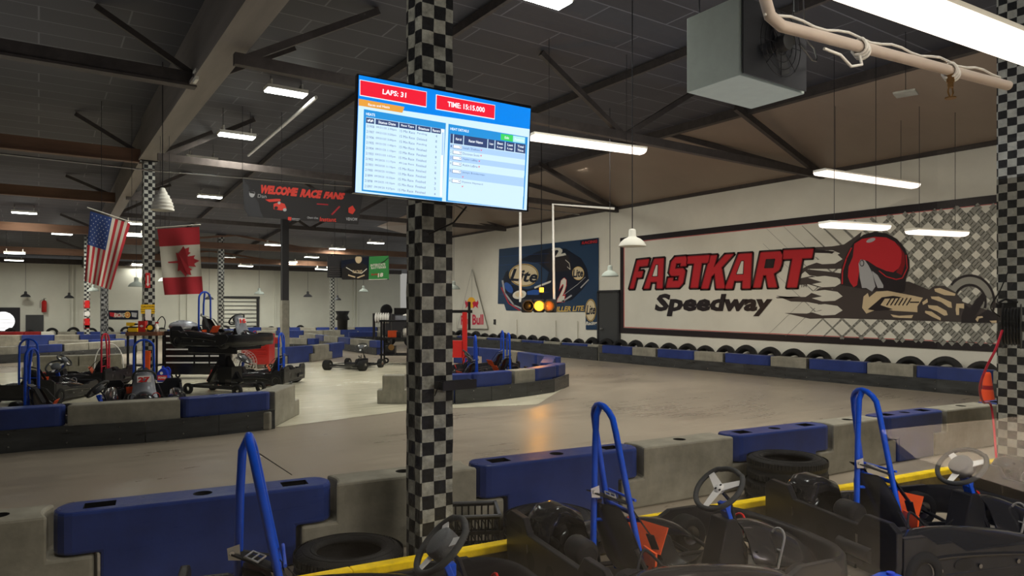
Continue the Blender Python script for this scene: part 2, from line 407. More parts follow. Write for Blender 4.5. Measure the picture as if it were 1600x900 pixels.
nodes = [onx(1285,262,XR).y, onx(965,325,XR).y, onx(790,357,XR).y, 28.9]
for y in nodes:
    mb = MB()
    mb.bar((XR,y,5.0), (2.2,y,5.1), .12, .16)
    mb.bar((XR,y,5.0), (12.9,y+.1,6.2), .1, .14); mb.bar((XR-.2,y,5.0), (13.4,y+2.6,6.2), .09, .12)
    mb.bar((9.4,y,5.05), (7.4,y,6.25), .09, .1); mb.bar((9.4,y,5.05), (11.4,y,6.25), .09, .1); mb.bar((2.3,y,5.1), (4.3,y,6.25), .09, .1)
    struct(mb.build('ceiling_truss', 'truss_paint'))
for y, zz in ((36, 4.75), (42, 4.45)):
    mb = MB(); mb.box((13, y, zz), (22, .16, .3)); mb.bar((4,y,zz), (8,y,ceil_z(y)), .1, .1); mb.bar((12,y,zz), (8,y,ceil_z(y)), .1, .1); struct(mb.build('ceiling_truss', 'brown_wood'))
# dark lintel along far wall top and wall ribs
mb = MB(); mb.box((0, YF-.1, 4.35), (44, .25, .28)); struct(mb.build('trim_1', 'truss_paint'))
for i, px in enumerate((113, 120, 282, 293, 430, 438, 553, 558)):
    q = ony(px, 470, YF); mb = MB(); mb.box((q.x, YF-.04, 2.1), (.10, .1, 4.2)); struct(mb.build('trim_%d' % (i+2), 'wall_paint_far'))
mb = MB(); mb.bar((XR-.02, -3, ZW-.02), (XR-.02, 30.5, ZW-.02), .06, .12); struct(mb.build('trim_20', 'truss_paint'))
# roll-up door
a = ony(348, 466, YF); c = ony(400, 520, YF)
mb = MB(); W = c.x-a.x; H = a.z
mb.box(((a.x+c.x)/2, YF-.05, H/2), (W, .06, H))
for k in range(9): mb.box(((a.x+c.x)/2, YF-.09, .3+k*H/9), (W, .04, .05), 1)
struct(mb.build('door_1', ['wall_paint_far', 'grid_dark']))
mb = MB(); mb.box((a.x-.1, YF-.1, H/2), (.14, .12, H), 0); mb.box((c.x+.1, YF-.1, H/2), (.14, .12, H), 0); mb.box(((a.x+c.x)/2, YF-.1, H+.06), (W+.4, .12, .14), 0); struct(mb.build('door_1_frame', 'grid_dark'))
# dark vent door far left and round exhaust window
a = ony(40, 492, YF); c = ony(68, 518, YF); mb = MB(); mb.box(((a.x+c.x)/2, YF-.06, (a.z+c.z)/2-.3), (c.x-a.x, .08, a.z-c.z+.6)); struct(mb.build('door_2', 'door_paint'))
fx = empty('exhaust_fan', ony(5, 502, YF-.15), 0, 'round louvred exhaust fan glowing white low on the far wall beside a dark door', 'fan')
mb = MB(); T = Matrix.Rotation(PI/2, 4, 'X'); mb.lathe([(.62,-.05),(.62,.05),(.52,.05),(.52,-.05)], 32, 0, T, closed=True); mb.box((0,.06,0), (1.5,.06,1.5)); mb.build('housing', 'grid_dark', fx)
mb = MB(); mb.lathe([(0,0),(.52,0)], 32, 0, T); mb.build('light_disc', 'far_window', fx)
mb = MB()
for k in range(-5, 6):
    w = math.sqrt(max(.01, .27-(k*.09)**2)); mb.box((0,-.03,k*.09), (2*w,.02,.022))
mb.build('louvre', 'grid_dark', fx)
# right wall door
a = onx(938, 458, XR); c = onx(967, 530, XR)
mb = MB(); mb.box((XR-.03, (a.y+c.y)/2, a.z/2), (.06, abs(a.y-c.y), a.z)); d3 = struct(mb.build('door_3', 'door_paint'))
mb = MB()
for y in (a.y+.05, c.y-.05): mb.box((XR-.04, y, a.z/2), (.08, .08, a.z+.08))
mb.box((XR-.04, (a.y+c.y)/2, a.z+.05), (.08, abs(a.y-c.y)+.18, .08)); mb.build('door_frame', 'grid_dark', d3)
mb = MB(); mb.cyl((XR-.06, a.y-.2, 1.0), (XR-.13, a.y-.2, 1.0), .03); mb.ell((XR-.15, a.y-.2, 1.0), (.04,.04,.04)); mb.build('handle', 'chrome', d3)
a = onx(705, 420, XR)

# ------------------------------------------------------------------ columns
def column(name, base, wx, wy, h, sq, label, z0=0, off=(.013,.021,.0), dirt=.62, light=(.38,.385,.34)):
    e = empty(name, base, 0, label, 'column')
    mb = MB()
    N = max(2, int(h/.12)); 
    # wrapped sheet: a slightly puckered rectangular sleeve
    prof = [(-.5,-.5),(-.25,-.52),(0,-.5),(.25,-.52),(.5,-.5),(.5,0),(.5,.5),(0,.5),(-.5,.5),(-.53,.25),(-.5,0),(-.52,-.25)]
    vs = []; rnd = random.Random(int(base.x*100))
    for i in range(N+1):
        for (x, y) in prof:
            j = (rnd.random()-.5)*.012*(1 if wx > .15 and h < 6.5 else .5)
            vs.append((x*wx+j, y*wy+j*.7, z0+(h-z0)*i/N))
    K = len(prof); fs = []
    for i in range(N):
        for k in range(K): fs.append((i*K+k, i*K+(k+1) % K, (i+1)*K+(k+1) % K, (i+1)*K+k))
    fs.append(tuple(range(N*K, N*K+K)))
    mb.add(vs, fs, 0, False)
    mb.build('checkered_wrap', checker_mat(name+'_chk', sq, off=off, dirt=dirt, light=light), e)
    mb = MB(); mb.box((0,0,.01), (wx*1.4, wy*1.4, .02)); mb.box((0,0,h-.02), (wx*1.5, wy*1.5, .04)); mb.build('base_plate', 'dark_steel', e)
    return e
cf = column('checkered_column', P(671, 860, 4.57)*1.0, .235, .20, 5.3, .085, 'nearest column wrapped in worn black and white chequered sheet, with the TV screen mounted on it'); cf.location.z = 0
cf.location = Vector((P(671,860,4.57).x, P(671,860,4.57).y, 0))
def col_at(px, Y, h, w, label, sq=.08, **k):
    p = P(px, 500, Y); p.z = 0; e = column('checkered_column', p, w, w, h, sq, label, **k); e.location = p; return e
c2 = col_at(232, 17.0, 5.3, .25, 'chequered column between the American and Canadian flags', .088, dirt=.2)
c3 = col_at(1594, 7.0, 6.2, .30, 'chequered column at the far right edge beside the hose reel', .082, dirt=.3)
c4 = col_at(136, 33, 5.3, .24, 'chequered column with red and white stickers behind the American flag', .1, dirt=.1)
c5 = col_at(163, 28, 5.3, .26, 'grimy dark chequered column under the right edge of the American flag', .1, dirt=.7, light=(.2,.2,.19))
c6 = col_at(345, 34, 5.3, .26, 'small-chequered column left of the roll-up door', .1, dirt=.1)
c7 = col_at(519, 40, 4.9, .24, 'distant chequered column below the racing suit banner', .1, dirt=.1)
# red sticker panels on column c4
mb = MB()
for k, (z, hh, mi) in enumerate(((1.9,.35,0),(1.45,.2,1),(1.0,.45,0),(.85,.12,1))): mb.box((0,-.135,z), (.2,.012,hh), mi); mb.box((-.135,0,z), (.012,.2,hh), mi)
mb.build('sticker', ['label_red', 'label_white'], c4)
# bare steel column
e = empty('steel_column', Vector((P(445,500,26).x, P(445,500,26).y, 0)), 0, 'bare grey steel column with a pale lower half right of the roll-up door', 'column')
mb = MB(); mb.box((0,-.11,3.6), (.24,.02,3.2)); mb.box((0,.11,3.6), (.24,.02,3.2)); mb.box((0,0,3.6), (.02,.22,3.2)); mb.box((-.11,-.02,3.6), (.02,.18,3.2), 0); mb.build('column_shaft', 'grid_dark', e)
mb = MB(); mb.box((0,0,1.0), (.27,.27,2.0)); mb.build('painted_base', 'grey_plastic', e, bevel=.01)
# signs on column 2
o = c2.location
def vsign(px, py, w, h, mat_, name, label, cat, txt, tm, y=None):
    yy = o.y-.16 if y is None else y
    q = ony(px, py, yy); e = empty(name, q, 0, label, cat)
    mb = MB(); mb.box((0,0,0), (w,.012,h)); 
    T = frame(Vector((-w/2,-.008,-h/2)), (1,0,0), (0,0,1))
    mb.build('plate', mat_, e)
    mb = MB()
    for (s, x, yv, hh) in txt: text_w(mb, s, x*w, yv*h, hh*h, 0, T, align='c', bold=.02, z=.002)
    if txt: mb.build('lettering', tm, e)
    return e
vsign(231, 483, .30, .22, 'label_yellow', 'caution_sign', 'yellow CAUTION sign strapped to the chequered column above the tool shelf', 'sign', [('CAUTION', .5, .68, .2), ('DO NOT OPERATE', .5, .4, .12), ('WITHOUT GUARD', .5, .15, .12)], 'pr_black')
ar = vsign(231, 438, .10, .36, 'label_red', 'fire_extinguisher_sign', 'narrow red sign with a white downward arrow on the column between the flags', 'sign', [], 'label_white')
mb = MB(); T = frame(Vector((0,-.009,0)), (1,0,0), (0,0,1)); mb.poly([(-.015,.12,.001),(.015,.12,.001),(.015,-.08,.001),(.04,-.08,.001),(0,-.15,.001),(-.04,-.08,.001),(-.015,-.08,.001)], 0, T); mb.build('arrow', 'label_white', ar)
# bracket tray on front column
e = empty('wire_tray', Vector((cf.location.x, cf.location.y, G(680,603,0).z)), 0, 'small black metal tray bracketed to the front of the nearest chequered column', 'tray')
zt = EYE+(HZ-606)/F*4.45
mb = MB(); a = Vector((-.02,-.14,0)); 
mb.box((.09,-.19,zt), (.24,.11,.012)); mb.box((.09,-.245,zt+.02), (.24,.006,.055)); mb.box((.09,-.135,zt+.02), (.24,.006,.045)); mb.box((-.03,-.19,zt+.02), (.006,.11,.05)); mb.box((.21,-.19,zt+.02), (.006,.11,.05))
mb.tube([(-.03,-.245,zt+.05),(.21,-.245,zt+.05)], .004, 6); mb.tube([(-.03,-.13,zt-.05),(-.05,-.24,zt+.05)], .004, 6)
mb.build('tray_body', 'dark_steel', e); e.location.z = 0

# ------------------------------------------------------------------ lamps and added fill lights
def area(loc, sx, sy, power, col=(1,.98,.9), rot=(0,0,0), spread=PI):  # used for the seen fixtures and for added fill lights
    l = bpy.data.lights.new('lamp_or_fill_light', 'AREA'); l.shape = 'RECTANGLE'; l.size = sx; l.size_y = sy; l.energy = power; l.color = col; l.spread = spread
    o = bpy.data.objects.new('lamp_or_fill_light', l); COL.objects.link(o); o.location = loc; o.rotation_euler = rot; o.visible_camera = False; o.visible_glossy = False; return o
M['led'].cycles.emission_sampling = 'NONE'; M['tube_warm'].cycles.emission_sampling = 'NONE'
mh = MB(); mh.box((0,0,.045), (.80,.34,.07)); mh.box((-.3,0,.14), (.03,.2,.12)); mh.box((.3,0,.14), (.03,.2,.12)); mh_m = mh.mesh('housing', ['white_paint'])
mdf = MB(); mdf.box((0,0,0), (.76,.30,.03)); md_m = mdf.mesh('diffuser', ['led'])
LEDS = [
 (447,145,58,'nearest LED high bay light left of the TV screen, brightest of its row'), (370,213,50,'LED high bay light, second along the row left of the TV screen'),
 (315,250,42,'LED high bay light, third along the row left of the TV screen'), (328,308,33,'LED high bay light just left of the WELCOME RACE FANS banner'),
 (38,333,31,'LED high bay light near the left edge above the American flag'), (97,366,26,'LED high bay light left of the top of the American flag'),
 (23,396,26,'upper of the stacked LED lights at the left edge'), (22,407,23,'LED light just below another at the left edge'), (215,350,22,'LED light touching the left side of the chequered column between the flags'),
 (207,368,18,'LED light beside the top right corner of the American flag'), (217,413,16,'low LED light left of the chequered column between the flags'),
 (849,-2,85,'LED high bay light cut by the top edge, right of the nearest column'), (923,263,36,'LED high bay light right of the TV screen above the racing poster'),
 (710,349,26,'LED light just right of the nearest column below the TV'), (428,383,17,'LED light left of the bare steel column top'), (527,389,19,'LED light above the racing suit banner at its left'),
 (587,380,20,'LED light above the green half of the racing suit banner'), (487,402,17,'LED light right of the bare steel column'), (356,403,16,'LED light just right of the Canadian flag top corner'),
 (384,416,15,'low LED light right of the Canadian flag'), (504,421,14,'small low LED light left of the racing suit banner'), (453,410,13,'small LED light beside the bare steel column')]
for i, (px, py, w, lab) in enumerate(LEDS):
    Y = min(41.5, 807/w)
    p = P(px, py, Y); zc = ceil_z(p.y)-.22
    if p.z > zc:
        Y = Y*(zc-EYE)/(p.z-EYE); p = P(px, py, Y)
    e = empty('led_high_bay', p, 0, lab, 'ceiling light', 'LED high bay lights under the roof')
    link('housing', mh_m, e); link('diffuser', md_m, e)
    d = max(.05, ceil_z(p.y)-p.z-.2)
    for x_ in (-.3, .3): mb = MB(); mb.tube([(x_,0,.2),(x_,0,.2+d)], .006, 5); mb.build('hanger_wire', 'dark_steel', e)
    area(p-Vector((0,0,.06)), .8, .4, 95 if Y < 20 else 75, (1,.985,.90))
for x, y, pw in ((9, 4, 260), (10, 12, 220), (10.5, 19, 180), (12, 24, 120), (4.5, -1, 110), (0, 3, 55), (-4, 22, 190), (-1, 36, 260), (8, 38, 300), (-8, 12, 60), (3, 28, 160)):  # unseen fill lights added under the roof, no fixtures here
    area((x, y, 5.6 if y < 22 else 4.6), 1.6, .8, pw, (1,.95,.85))
# ceramic hanging sign dome, ribbed shade beside column 2
def pendant(px, py, Y, dia, label, matn, kind='barn', group=None):
    p = P(px, py, Y); e = empty('pendant_lamp', p, 0, label, 'pendant lamp', group)
    r = dia/2; top = ceil_z(p.y)-p.z if p.x < 13.2 else 5.9-p.z
    mb = MB()
    if kind == 'barn':
        mb.lathe([(r,0),(r,.04*r),(r*.95,.14*r),(r*.84,.34*r),(r*.6,.54*r),(r*.34,.66*r),(r*.28,.74*r),(r*.27,1.12*r),(r*.2,1.26*r),(0,1.3*r)], 24)
        mb.lathe([(r*.97,.005),(r*.7,.2*r),(r*.3,.38*r),(0,.4*r)], 24)
        mb.build('lamp_shade', matn, e); z0 = 1.28*r
    else:
        prof = []; 
        for k in range(6):
            ra = r*(1-.035*k*k*.55-.02*k); z = k*r*.30; prof += [(ra, z), (ra*1.0, z+.17*r), (ra*.88, z+.24*r)]
        prof += [(r*.3, 1.85*r), (r*.2, 2.1*r), (0, 2.15*r)]; mb.lathe(prof, 28); mb.build('lamp_shade', matn, e); z0 = 2.1*r
    mb = MB(); mb.tube([(0,0,z0),(0,0,top)], .008 if dia > .3 else .02, 6); mb.build('cord', 'dark_steel', e)
    return e
pendant(988, 385, 10.4, .41, 'large white barn pendant lamp hanging before the top left corner of the FASTKART banner', 'lamp_white')
pendant(953, 432, 16.0, .40, 'smaller grey barn pendant lamp hanging above the dark door by the racing poster', 'heater_grey')
pendant(254, 329, 13.0, .40, 'ribbed white dome lamp hanging beside the column between the flags', 'lamp_white', 'rib')
for px, py, Y, lab in ((40,464,38,'dark pendant lamp above the exhaust fan at far left'), (108,466,38,'dark pendant lamp left of the sticker column'), (146,455,32,'pale pendant lamp behind the lower part of the American flag'),
    (213,448,22.5,'pale pendant lamp just left of the arrow sign'), (258,440,26,'white pendant lamp touching the left edge of the Canadian flag'), (327,468,38,'dark pendant lamp right of the Canadian flag'),
    (405,460,34,'grey pendant lamp above the roll-up door'), (481,464,38,'dark pendant lamp midway between the steel column and the distant chequered column'), (527,469,42,'small dark pendant lamp beside the distant chequered column'), (568,456,36,'pale pendant lamp below the racing suit banner'), (709,452,26,'grey pendant lamp edge just right of the nearest column')):
    pendant(px, py, Y, .48, lab, 'heater_grey' if 'pale' in lab or 'white' in lab or 'grey' in lab else 'grid_dark')
# long fluorescent fixtures reflected in the window, built as hanging fixtures
def strip(A, B, w, label, hang=True):
    A = Vector(A); B = Vector(B); c = (A+B)/2; d = B-A; L = d.length
    e = empty('reflected_fluorescent_fixture', c, math.atan2(d.y, d.x), label, 'ceiling light')
    mb = MB(); prof = [(-w/2,.0),(-w*.42,-.05),(-w*.2,-.075),(w*.2,-.075),(w*.42,-.05),(w/2,0)]
    vs = [(-L/2, y, z) for y, z in prof]+[(L/2, y, z) for y, z in prof]; n = 6
    mb.add(vs, [(i, i+1, n+i+1, n+i) for i in range(5)]+[tuple(range(6)), tuple(range(6, 12))]); mb.build('diffuser', 'tube_warm', e)
    mb = MB(); mb.box((0,0,.02), (L+.04, w*.9, .04)); mb.build('housing', 'white_paint', e)
    if hang:
        top = (ceil_z(c.y) if c.x < 13 else 5.6)-c.z
        for s in (-.35, .35): mb = MB(); mb.tube([(s*L,0,.04),(s*L,0,top)], .005, 5); mb.build('hanger_wire', 'dark_steel', e)
    return e
def hz(px, py, z): return G(px, py, z)
strip(hz(1330,-28,3.3), hz(1640,88,3.3), .24, 'window reflection of the largest warm white wraparound fluorescent fixture, built solid, top right corner')
strip(hz(1281,268,4.3), hz(1428,289,4.3), .30, 'window reflection of a fluorescent fixture, built solid before the bare wall above the FASTKART banner')
strip(hz(1289,349,3.2), hz(1382,354,3.2), .30, 'window reflection of a small fluorescent fixture, built solid before the red helmet on the banner')
strip(hz(1424,360,3.2), hz(1504,364,3.2), .30, 'window reflection of a small fluorescent fixture, built solid before the banner crosshatch, nearer the column')
strip(hz(830,212,4.6), hz(1003,235,4.6), .30, 'window reflection of a long warm fluorescent fixture, built solid at the right of the TV')
area(C(1.6,1.9,3.2), 1.6, .5, 42, (1,.90,.78))  # unseen warm fill added over the front row of karts
for x, y, s_, pw in ((-4,12,8,90),(8,6,8,120),(8,18,8,90),(0,32,10,90),(10,32,8,60)): area((x, y, 3.0), s_, s_, pw, (.92,.94,1.0), (PI,0,0))  # unseen upward lights added to lift the dark ceiling
for x, y, pw in ((6,12,120),(4,22,90)): area((x, y, 5.6), 3, 3, pw, (1,.97,.9))  # broad fill lights added over the hall, without fixtures
# sprinkler pipe mirrored in the window, built as a solid pipe in the hall
zp = 2.9
A = G(1195, 34, zp); B = G(1575, 134, zp)
e = empty('reflected_sprinkler_pipe', A, math.atan2((B-A).y, (B-A).x), 'window reflection of a cream cord-bound sprinkler pipe, built solid from heater to right column', 'pipe')
L = (B-A).length; mb = MB(); mb.tube([(0,0,1.5),(0,0,.1),(.03,0,.03),(.1,0,0),(L,0,0)], .025, 14); mb.build('pipe_run', 'pipe_paint', e)
mb = MB()
for s in (.33, .71):
    for k in range(3): 
        mb.tube([(s*L+.012*k+.006*math.sin(a*2), .036*math.cos(a), .036*math.sin(a)-.008*k) for a in [2*PI*i/14 for i in range(14)]], .007, 6, closed=True)
mb.tube([(0,.0,.03)]+[(L*t, .0, .032+.02*math.sin(t*2*PI/.38)**2) for t in [i/24 for i in range(1, 24)]], .006, 6)
mb.tube([(.33*L,0,-.03),(.34*L,0,-.08),(.30*L,.0,-.10),(.26*L,0,-.06),(.2*L,0,-.05)], .007, 6)
mb.build('cord_binding', 'pipe_white', e)
sx = .715*L
mb = MB(); mb.cyl((sx,0,-.02), (sx,0,-.06), .018); mb.cyl((sx,0,-.06), (sx,0,-.085), .014)
mb.tube([(sx-.014,0,-.085),(sx-.022,0,-.11),(sx-.006,0,-.135)], .004, 6); mb.tube([(sx+.014,0,-.085),(sx+.022,0,-.11),(sx+.006,0,-.135)], .004, 6); mb.cyl((sx,0,-.135), (sx,0,-.141), .026)
mb.build('sprinkler_head', 'brass', e)
# unit heater
zb = 4.2; hA = G(1073,145,zb); hB = G(1162,118,zb); hC = G(1279,141,zb); hH = .86
e = empty('unit_heater', (hA.x, hB.y, zb), 0, 'grey-green boxed unit heater with a round rear fan hung from the roof', 'heater')
wx = hC.x-hA.x; wy = hA.y-hB.y
mb = MB(); mb.box((wx/2, wy/2+.01, hH/2), (wx, wy-.02, hH)); mb.build('casing', 'heater_grey', e, bevel=.008)
mb = MB(); mb.box((wx/2, -.01, hH/2), (wx-.04, .02, hH-.04)); mb.build('back_panel', 'grid_dark', e)
mb = MB(); T = Matrix.Translation((wx*.5,-.05,hH*.5)) @ Matrix.Rotation(PI/2, 4, 'X')
for r in (.12, .2, .28, .36): mb.tube([(T @ Vector((r*math.cos(2*PI*i/28), r*math.sin(2*PI*i/28), .03))) for i in range(28)], .005, 5, closed=True)
for k in range(4):
    a = PI*k/4; mb.tube([T @ Vector((.37*math.cos(a), .37*math.sin(a), .03)), T @ Vector((-.37*math.cos(a), -.37*math.sin(a), .03))], .005, 5)
mb.build('fan_guard', 'dark_steel', e)
mb = MB(); mb.cyl(T @ Vector((0,0,-.02)), T @ Vector((0,0,.12)), .09)
for k in range(4):
    a = PI*k/2+.4; mb.box(T @ Vector((.2*math.cos(a), .2*math.sin(a), 0)), (.26,.004,.12), 0, Matrix.Rotation(-a, 3, 'Y') @ Matrix.Rotation(.3, 3, 'X'))
mb.build('fan_blades', 'steel', e)
for x, y in ((.1,.1),(wx-.1,.1),(.1,wy-.1),(wx-.1,wy-.1)): mb = MB(); mb.tube([(x,y,hH),(x,y,6.25-zb)], .008, 6); mb.build('hanger_rod', 'steel', e)
mb = MB(); mb.tube([(wx*.8,-.06,hH*.6),(wx*.95,-.12,hH*.4),(wx+.05,-.1,hH*.42),(wx+.12,-.06,hH*.5),(wx+.08,-.05,hH*.62),(wx*.9,-.06,hH*.7),(wx*.85,-.06,1.9)], .01, 6); mb.cyl((wx*.75,-.07,hH), (wx*.75,-.07,1.95), .03); mb.build('conduit', 'steel', e)
# ceiling smoke plate near right (small pale tile) and junction box on beam
q = G(1415,146,5.2); e = empty('ceiling_speaker', q, .3, 'flat pale square plate hung under the roof right of the heater', 'fixture'); mb = MB(); mb.box((0,0,0), (.32,.32,.03)); mb.build('plate', 'grey_plastic', e, bevel=.005); mb = MB(); mb.tube([(0,0,.015),(0,0,1.0)], .005, 5); mb.build('hanger_wire', 'dark_steel', e)
q = onx(308,119,2.04); e = empty('junction_box', q, 0, 'small cream junction box on the side of the big roof beam', 'junction box'); mb = MB(); mb.box((-.02,0,0), (.05,.24,.18)); mb.build('box', 'wall_paint', e, bevel=.006)
mb = MB(); mb.cyl((-.05,0,0), (-.06,0,0), .03); mb.build('knockout', 'grid_dark', e)
# thin conduits/wires overhead
mb = MB(); mb.tube([(-9, 18.9, 5.2), (2.2, 18.9, 5.05), (9, 18.9, 5.2), (15.7,18.9,5.0)], .02, 6); tag(mb.build('overhead_conduit', 'steel'), 'thin conduit running across the hall just above the column between the flags', 'conduit')
a = G(494,152,5.9); c = G(388,243,5.9); mb = MB(); mb.tube([a, c], .035, 8); tag(mb.build('roof_pipe', 'pipe_white'), 'pale pipe under the roof between the high bay lights and the TV', 'pipe')
# ------------------------------------------------------------------ TV
def tvp(px, py, Y): return P(px, py, Y)
TL = tvp(558,115,3.90); TR = tvp(830,165,4.37); BR_ = tvp(825.5,331,4.37); BL = tvp(552,301,3.90)
e = empty('tv_screen', (TL+TR+BR_+BL)/4, 0, 'wide TV screen showing race heats on a blue page, hung on the nearest column', 'television')
e['label'] = 'wide TV screen showing race heats on a blue page, hung on the nearest column'; o = e.location.copy(); EI = Matrix.Translation(-o)
cpx = [(558,115),(830,165),(825.5,331),(552,301)]
s = Sheet(cpx, [TL, TR, BR_, BL]); n = s.n
mb = MB(); q = [TL, TR, BR_, BL]; mb.add([p-o+n*.0 for p in q]+[p-o-n*.045 for p in q], [(0,1,2,3),(7,6,5,4),(0,4,5,1),(1,5,6,2),(2,6,7,3),(3,7,4,0)]); mb.build('bezel', 'tool_black', e)
mb = MB(); c = Vector((0,0,0)); cc = (cf.location-o); cc.z = 0; mb.bar(-n*.04, -n*.04+(cc+n*.04)*.95, .16, .20); mb.build('wall_mount', 'dark_steel', e)
def Z(x, y): return (540+x/3.75, 100+y/3.75)      # enlarged crop -> frame
def ZR(x0, y0, x1, y1, m, L, k=.196):               # axis-aligned UI rectangle from upper-left / lower-right crop corners
    u0, v1 = s.uv(*Z(x0, y0)); u1, v0 = s.uv(*Z(x1, y1)); s.rect(u0, v0, u1, v1, m, L)
mats = ['s_blue','s_pale','s_red','s_head','s_white','s_text','s_orange','s_green','s_mint','s_row','s_mid']
off = .05
s.P([Z(77,65), Z(1083,262), Z(1058,857), Z(55,752)], 0, 1)
s.P([Z(74,245), Z(345,275), Z(1076,383), Z(1058,857), Z(55,752)], 1, 2)
s.P([Z(74,205), Z(342,253), Z(330,288), Z(74,245)], 6, 3)
s.T('Races and Heats', Z(130,247), Z(255,264), Z(130,232), 4, 4, .01)
for a, bq, c, d in (((80,93),(473,165),(471,257),(80,187)), ((527,180),(873,243),(870,327),(525,268))):
    s.P([Z(*a), Z(*bq), Z(*c), Z(*d)], 4, 3); I = 5
    s.P([Z(a[0]+3,a[1]+5), Z(bq[0]-3,bq[1]+3), Z(c[0]-3,c[1]-5), Z(d[0]+3,d[1]-3)], 2, 4)
s.T('LAPS: 31', Z(212,180), Z(350,202), Z(214,150), 4, 5, .025); s.T('TIME: 15:15.000', Z(593,253), Z(810,288), Z(593,222), 4, 5, .025)
# left panel
s.P([Z(105,266), Z(585,348), Z(562,805), Z(92,745)], 10, 3)
s.T('HEATS', Z(117,302), Z(170,310), Z(117,286), 4, 4, .02)
s.P([Z(117,312), Z(578,385), Z(562,785), Z(100,737)], 1, 4)
def LP(u, v): # u,v 0..1 in left table
    a = Vector(Z(117,316)); b_ = Vector(Z(556,383)); c = Vector(Z(545,785)); d = Vector(Z(102,735)); return (a*(1-u)+b_*u)*(1-v)+(d*(1-u)+c*u)*v
def cell(fn, u0, v0, u1, v1, m, L): s.P([fn(u0,v0), fn(u1,v0), fn(u1,v1), fn(u0,v1)], m, L)
cols = [(0,.11,'#'),(.125,.43,'Status Date'),(.44,.66,'Race Type'),(.67,.86,'Status'),(.87,.995,'Racers')]
for a, b_, t in cols:
    cell(LP, a, 0, b_, .075, 3, 5); w = (b_-a)*.12; s.T(t, LP(a+w,.058), LP(b_-w,.058), LP(a+w,.02), 4, 6, .02)
rows = [('21908','09/21/25 2:30pm','15 Min Race','Pending','4'),('21907','09/21/25 2:20pm','15 Min Race','Deleted','8'),('21906','09/21/25 2:00pm','15 Min Race','Pending','6'),('21905','09/21/25 1:40pm','15 Min Race','Finished','3'),
 ('21904','09/21/25 1:10pm','15 Min Race','Finished','8'),('21903','09/21/25 1:07pm','15 Min Race','Finished','2'),('21902','09/20/25 11:17pm','40 Lap Race','Finished','10'),('21901','09/20/25 11:10pm','15 Min Race','Finished','8'),
 ('21900','09/20/25 10:50pm','15 Min Race','Finished','6'),('21899','09/20/25 10:20pm','15 Min Race','Finished','3'),('21898','09/20/25 10:10pm','15 Min Race','Finished','5'),('21897','09/20/25 9:37pm','15 Min Race','Finished','4')]
for i, r in enumerate(rows):
    v0 = .08+i*.0762; 
    if i % 2: cell(LP, 0, v0, 1, v0+.076, 9, 5) if False else cell(LP, 0, v0, 1, v0+.076, 1, 5)
    for (a, b_, _), t in zip(cols, r):
        ln = {0:.1,1:.27,2:.2,3:.13,4:.02}[cols.index((a,b_,_))]; a2 = a+.01 if t != r[4] else a+.055
        s.T(t, LP(a2, v0+.055), LP(a2+ln, v0+.055), LP(a2, v0+.02), 5, 6, 0)
cell(LP, 1.005, .0, 1.035, .98, 4, 5); cell(LP, 1.008, .05, 1.03, .38, 9, 6)
# right panel
s.P([Z(600,352), Z(1064,430), Z(1040,852), Z(585,806)], 10, 3)
s.T('HEAT DETAILS', Z(610,388), Z(718,404), Z(610,373), 4, 4, .02)
s.P([Z(905,410), Z(976,420), Z(975,458), Z(904,446)], 7, 4); s.P([Z(977,421), Z(1047,432), Z(1046,468), Z(976,458)], 8, 4)
s.T('Edit', Z(927,440), Z(952,444), Z(927,426), 4, 5, .01); s.T('Positions', Z(986,449), Z(1038,457), Z(986,436), 4, 5, .01)
def RP(u, v):
    a = Vector(Z(610,410)); b_ = Vector(Z(1051,475)); c = Vector(Z(1032,852)); d = Vector(Z(596,800)); return (a*(1-u)+b_*u)*(1-v)+(d*(1-u)+c*u)*v
s.P([RP(0,0), RP(1,0), RP(1,1), RP(0,1)], 1, 4)
for a, b_, t, t2 in ((0,.035,'',''),(.045,.17,'Kart #',''),(.18,.49,'Racer Name',''),(.5,.585,'Laps',''),(.595,.72,'Best','Lap'),(.73,.85,'Last','Lap'),(.86,.995,'Total','Time')):
    cell(RP, a, 0, b_, .14, 3, 5); w = (b_-a)*.2
    if t2: s.T(t, RP(a+w,.06), RP(b_-w,.06), RP(a+w,.025), 4, 6, .02); s.T(t2, RP(a+w,.12), RP(b_-w,.12), RP(a+w,.085), 4, 6, .02)
    elif t: s.T(t, RP(a+w,.09), RP(b_-w,.09), RP(a+w,.05), 4, 6, .02)
for i, (t, L_) in enumerate((('Isaiah Shelton',.22),('Donovan Scott',.22),('Taylor LaBlay',.2),('Austin LaBria',.2),('Jensyn Bonderman',.3),('Shyanna Hayward',.28))):
    v = .155+[0,.085,.17,.255,.37,.515][i]
    cell(RP, 0, v-.005, 1, v+(.08 if i < 4 else .13), 9 if i % 2 == 0 else 1, 5)
    s.T(str(i+1), RP(.005,v+.05), RP(.02,v+.05), RP(.005,v+.015), 5, 6, 0)
    cell(RP, .035, v+.005, .155, v+.06, 5, 6); cell(RP, .04, v+.01, .15, v+.055, 4, 7); s.S([RP(.12,v+.022), RP(.132,v+.04), RP(.144,v+.022)], .6, 5, 8)
    s.T(t, RP(.17,v+.05), RP(.17+L_,v+.05), RP(.17,v+.015), 5, 6, 0)
    xx = (.17+L_+.02, v+.03) if i < 4 else (.18, v+.1)
    p = RP(*xx); s.S([(p.x-.9,p.y-.9),(p.x+.9,p.y+.9)], .6, 2, 6); s.S([(p.x+.9,p.y-.9),(p.x-.9,p.y+.9)], .6, 2, 7)
for v in s.mb.v: v -= o
s.mb.build('display', mats, e)
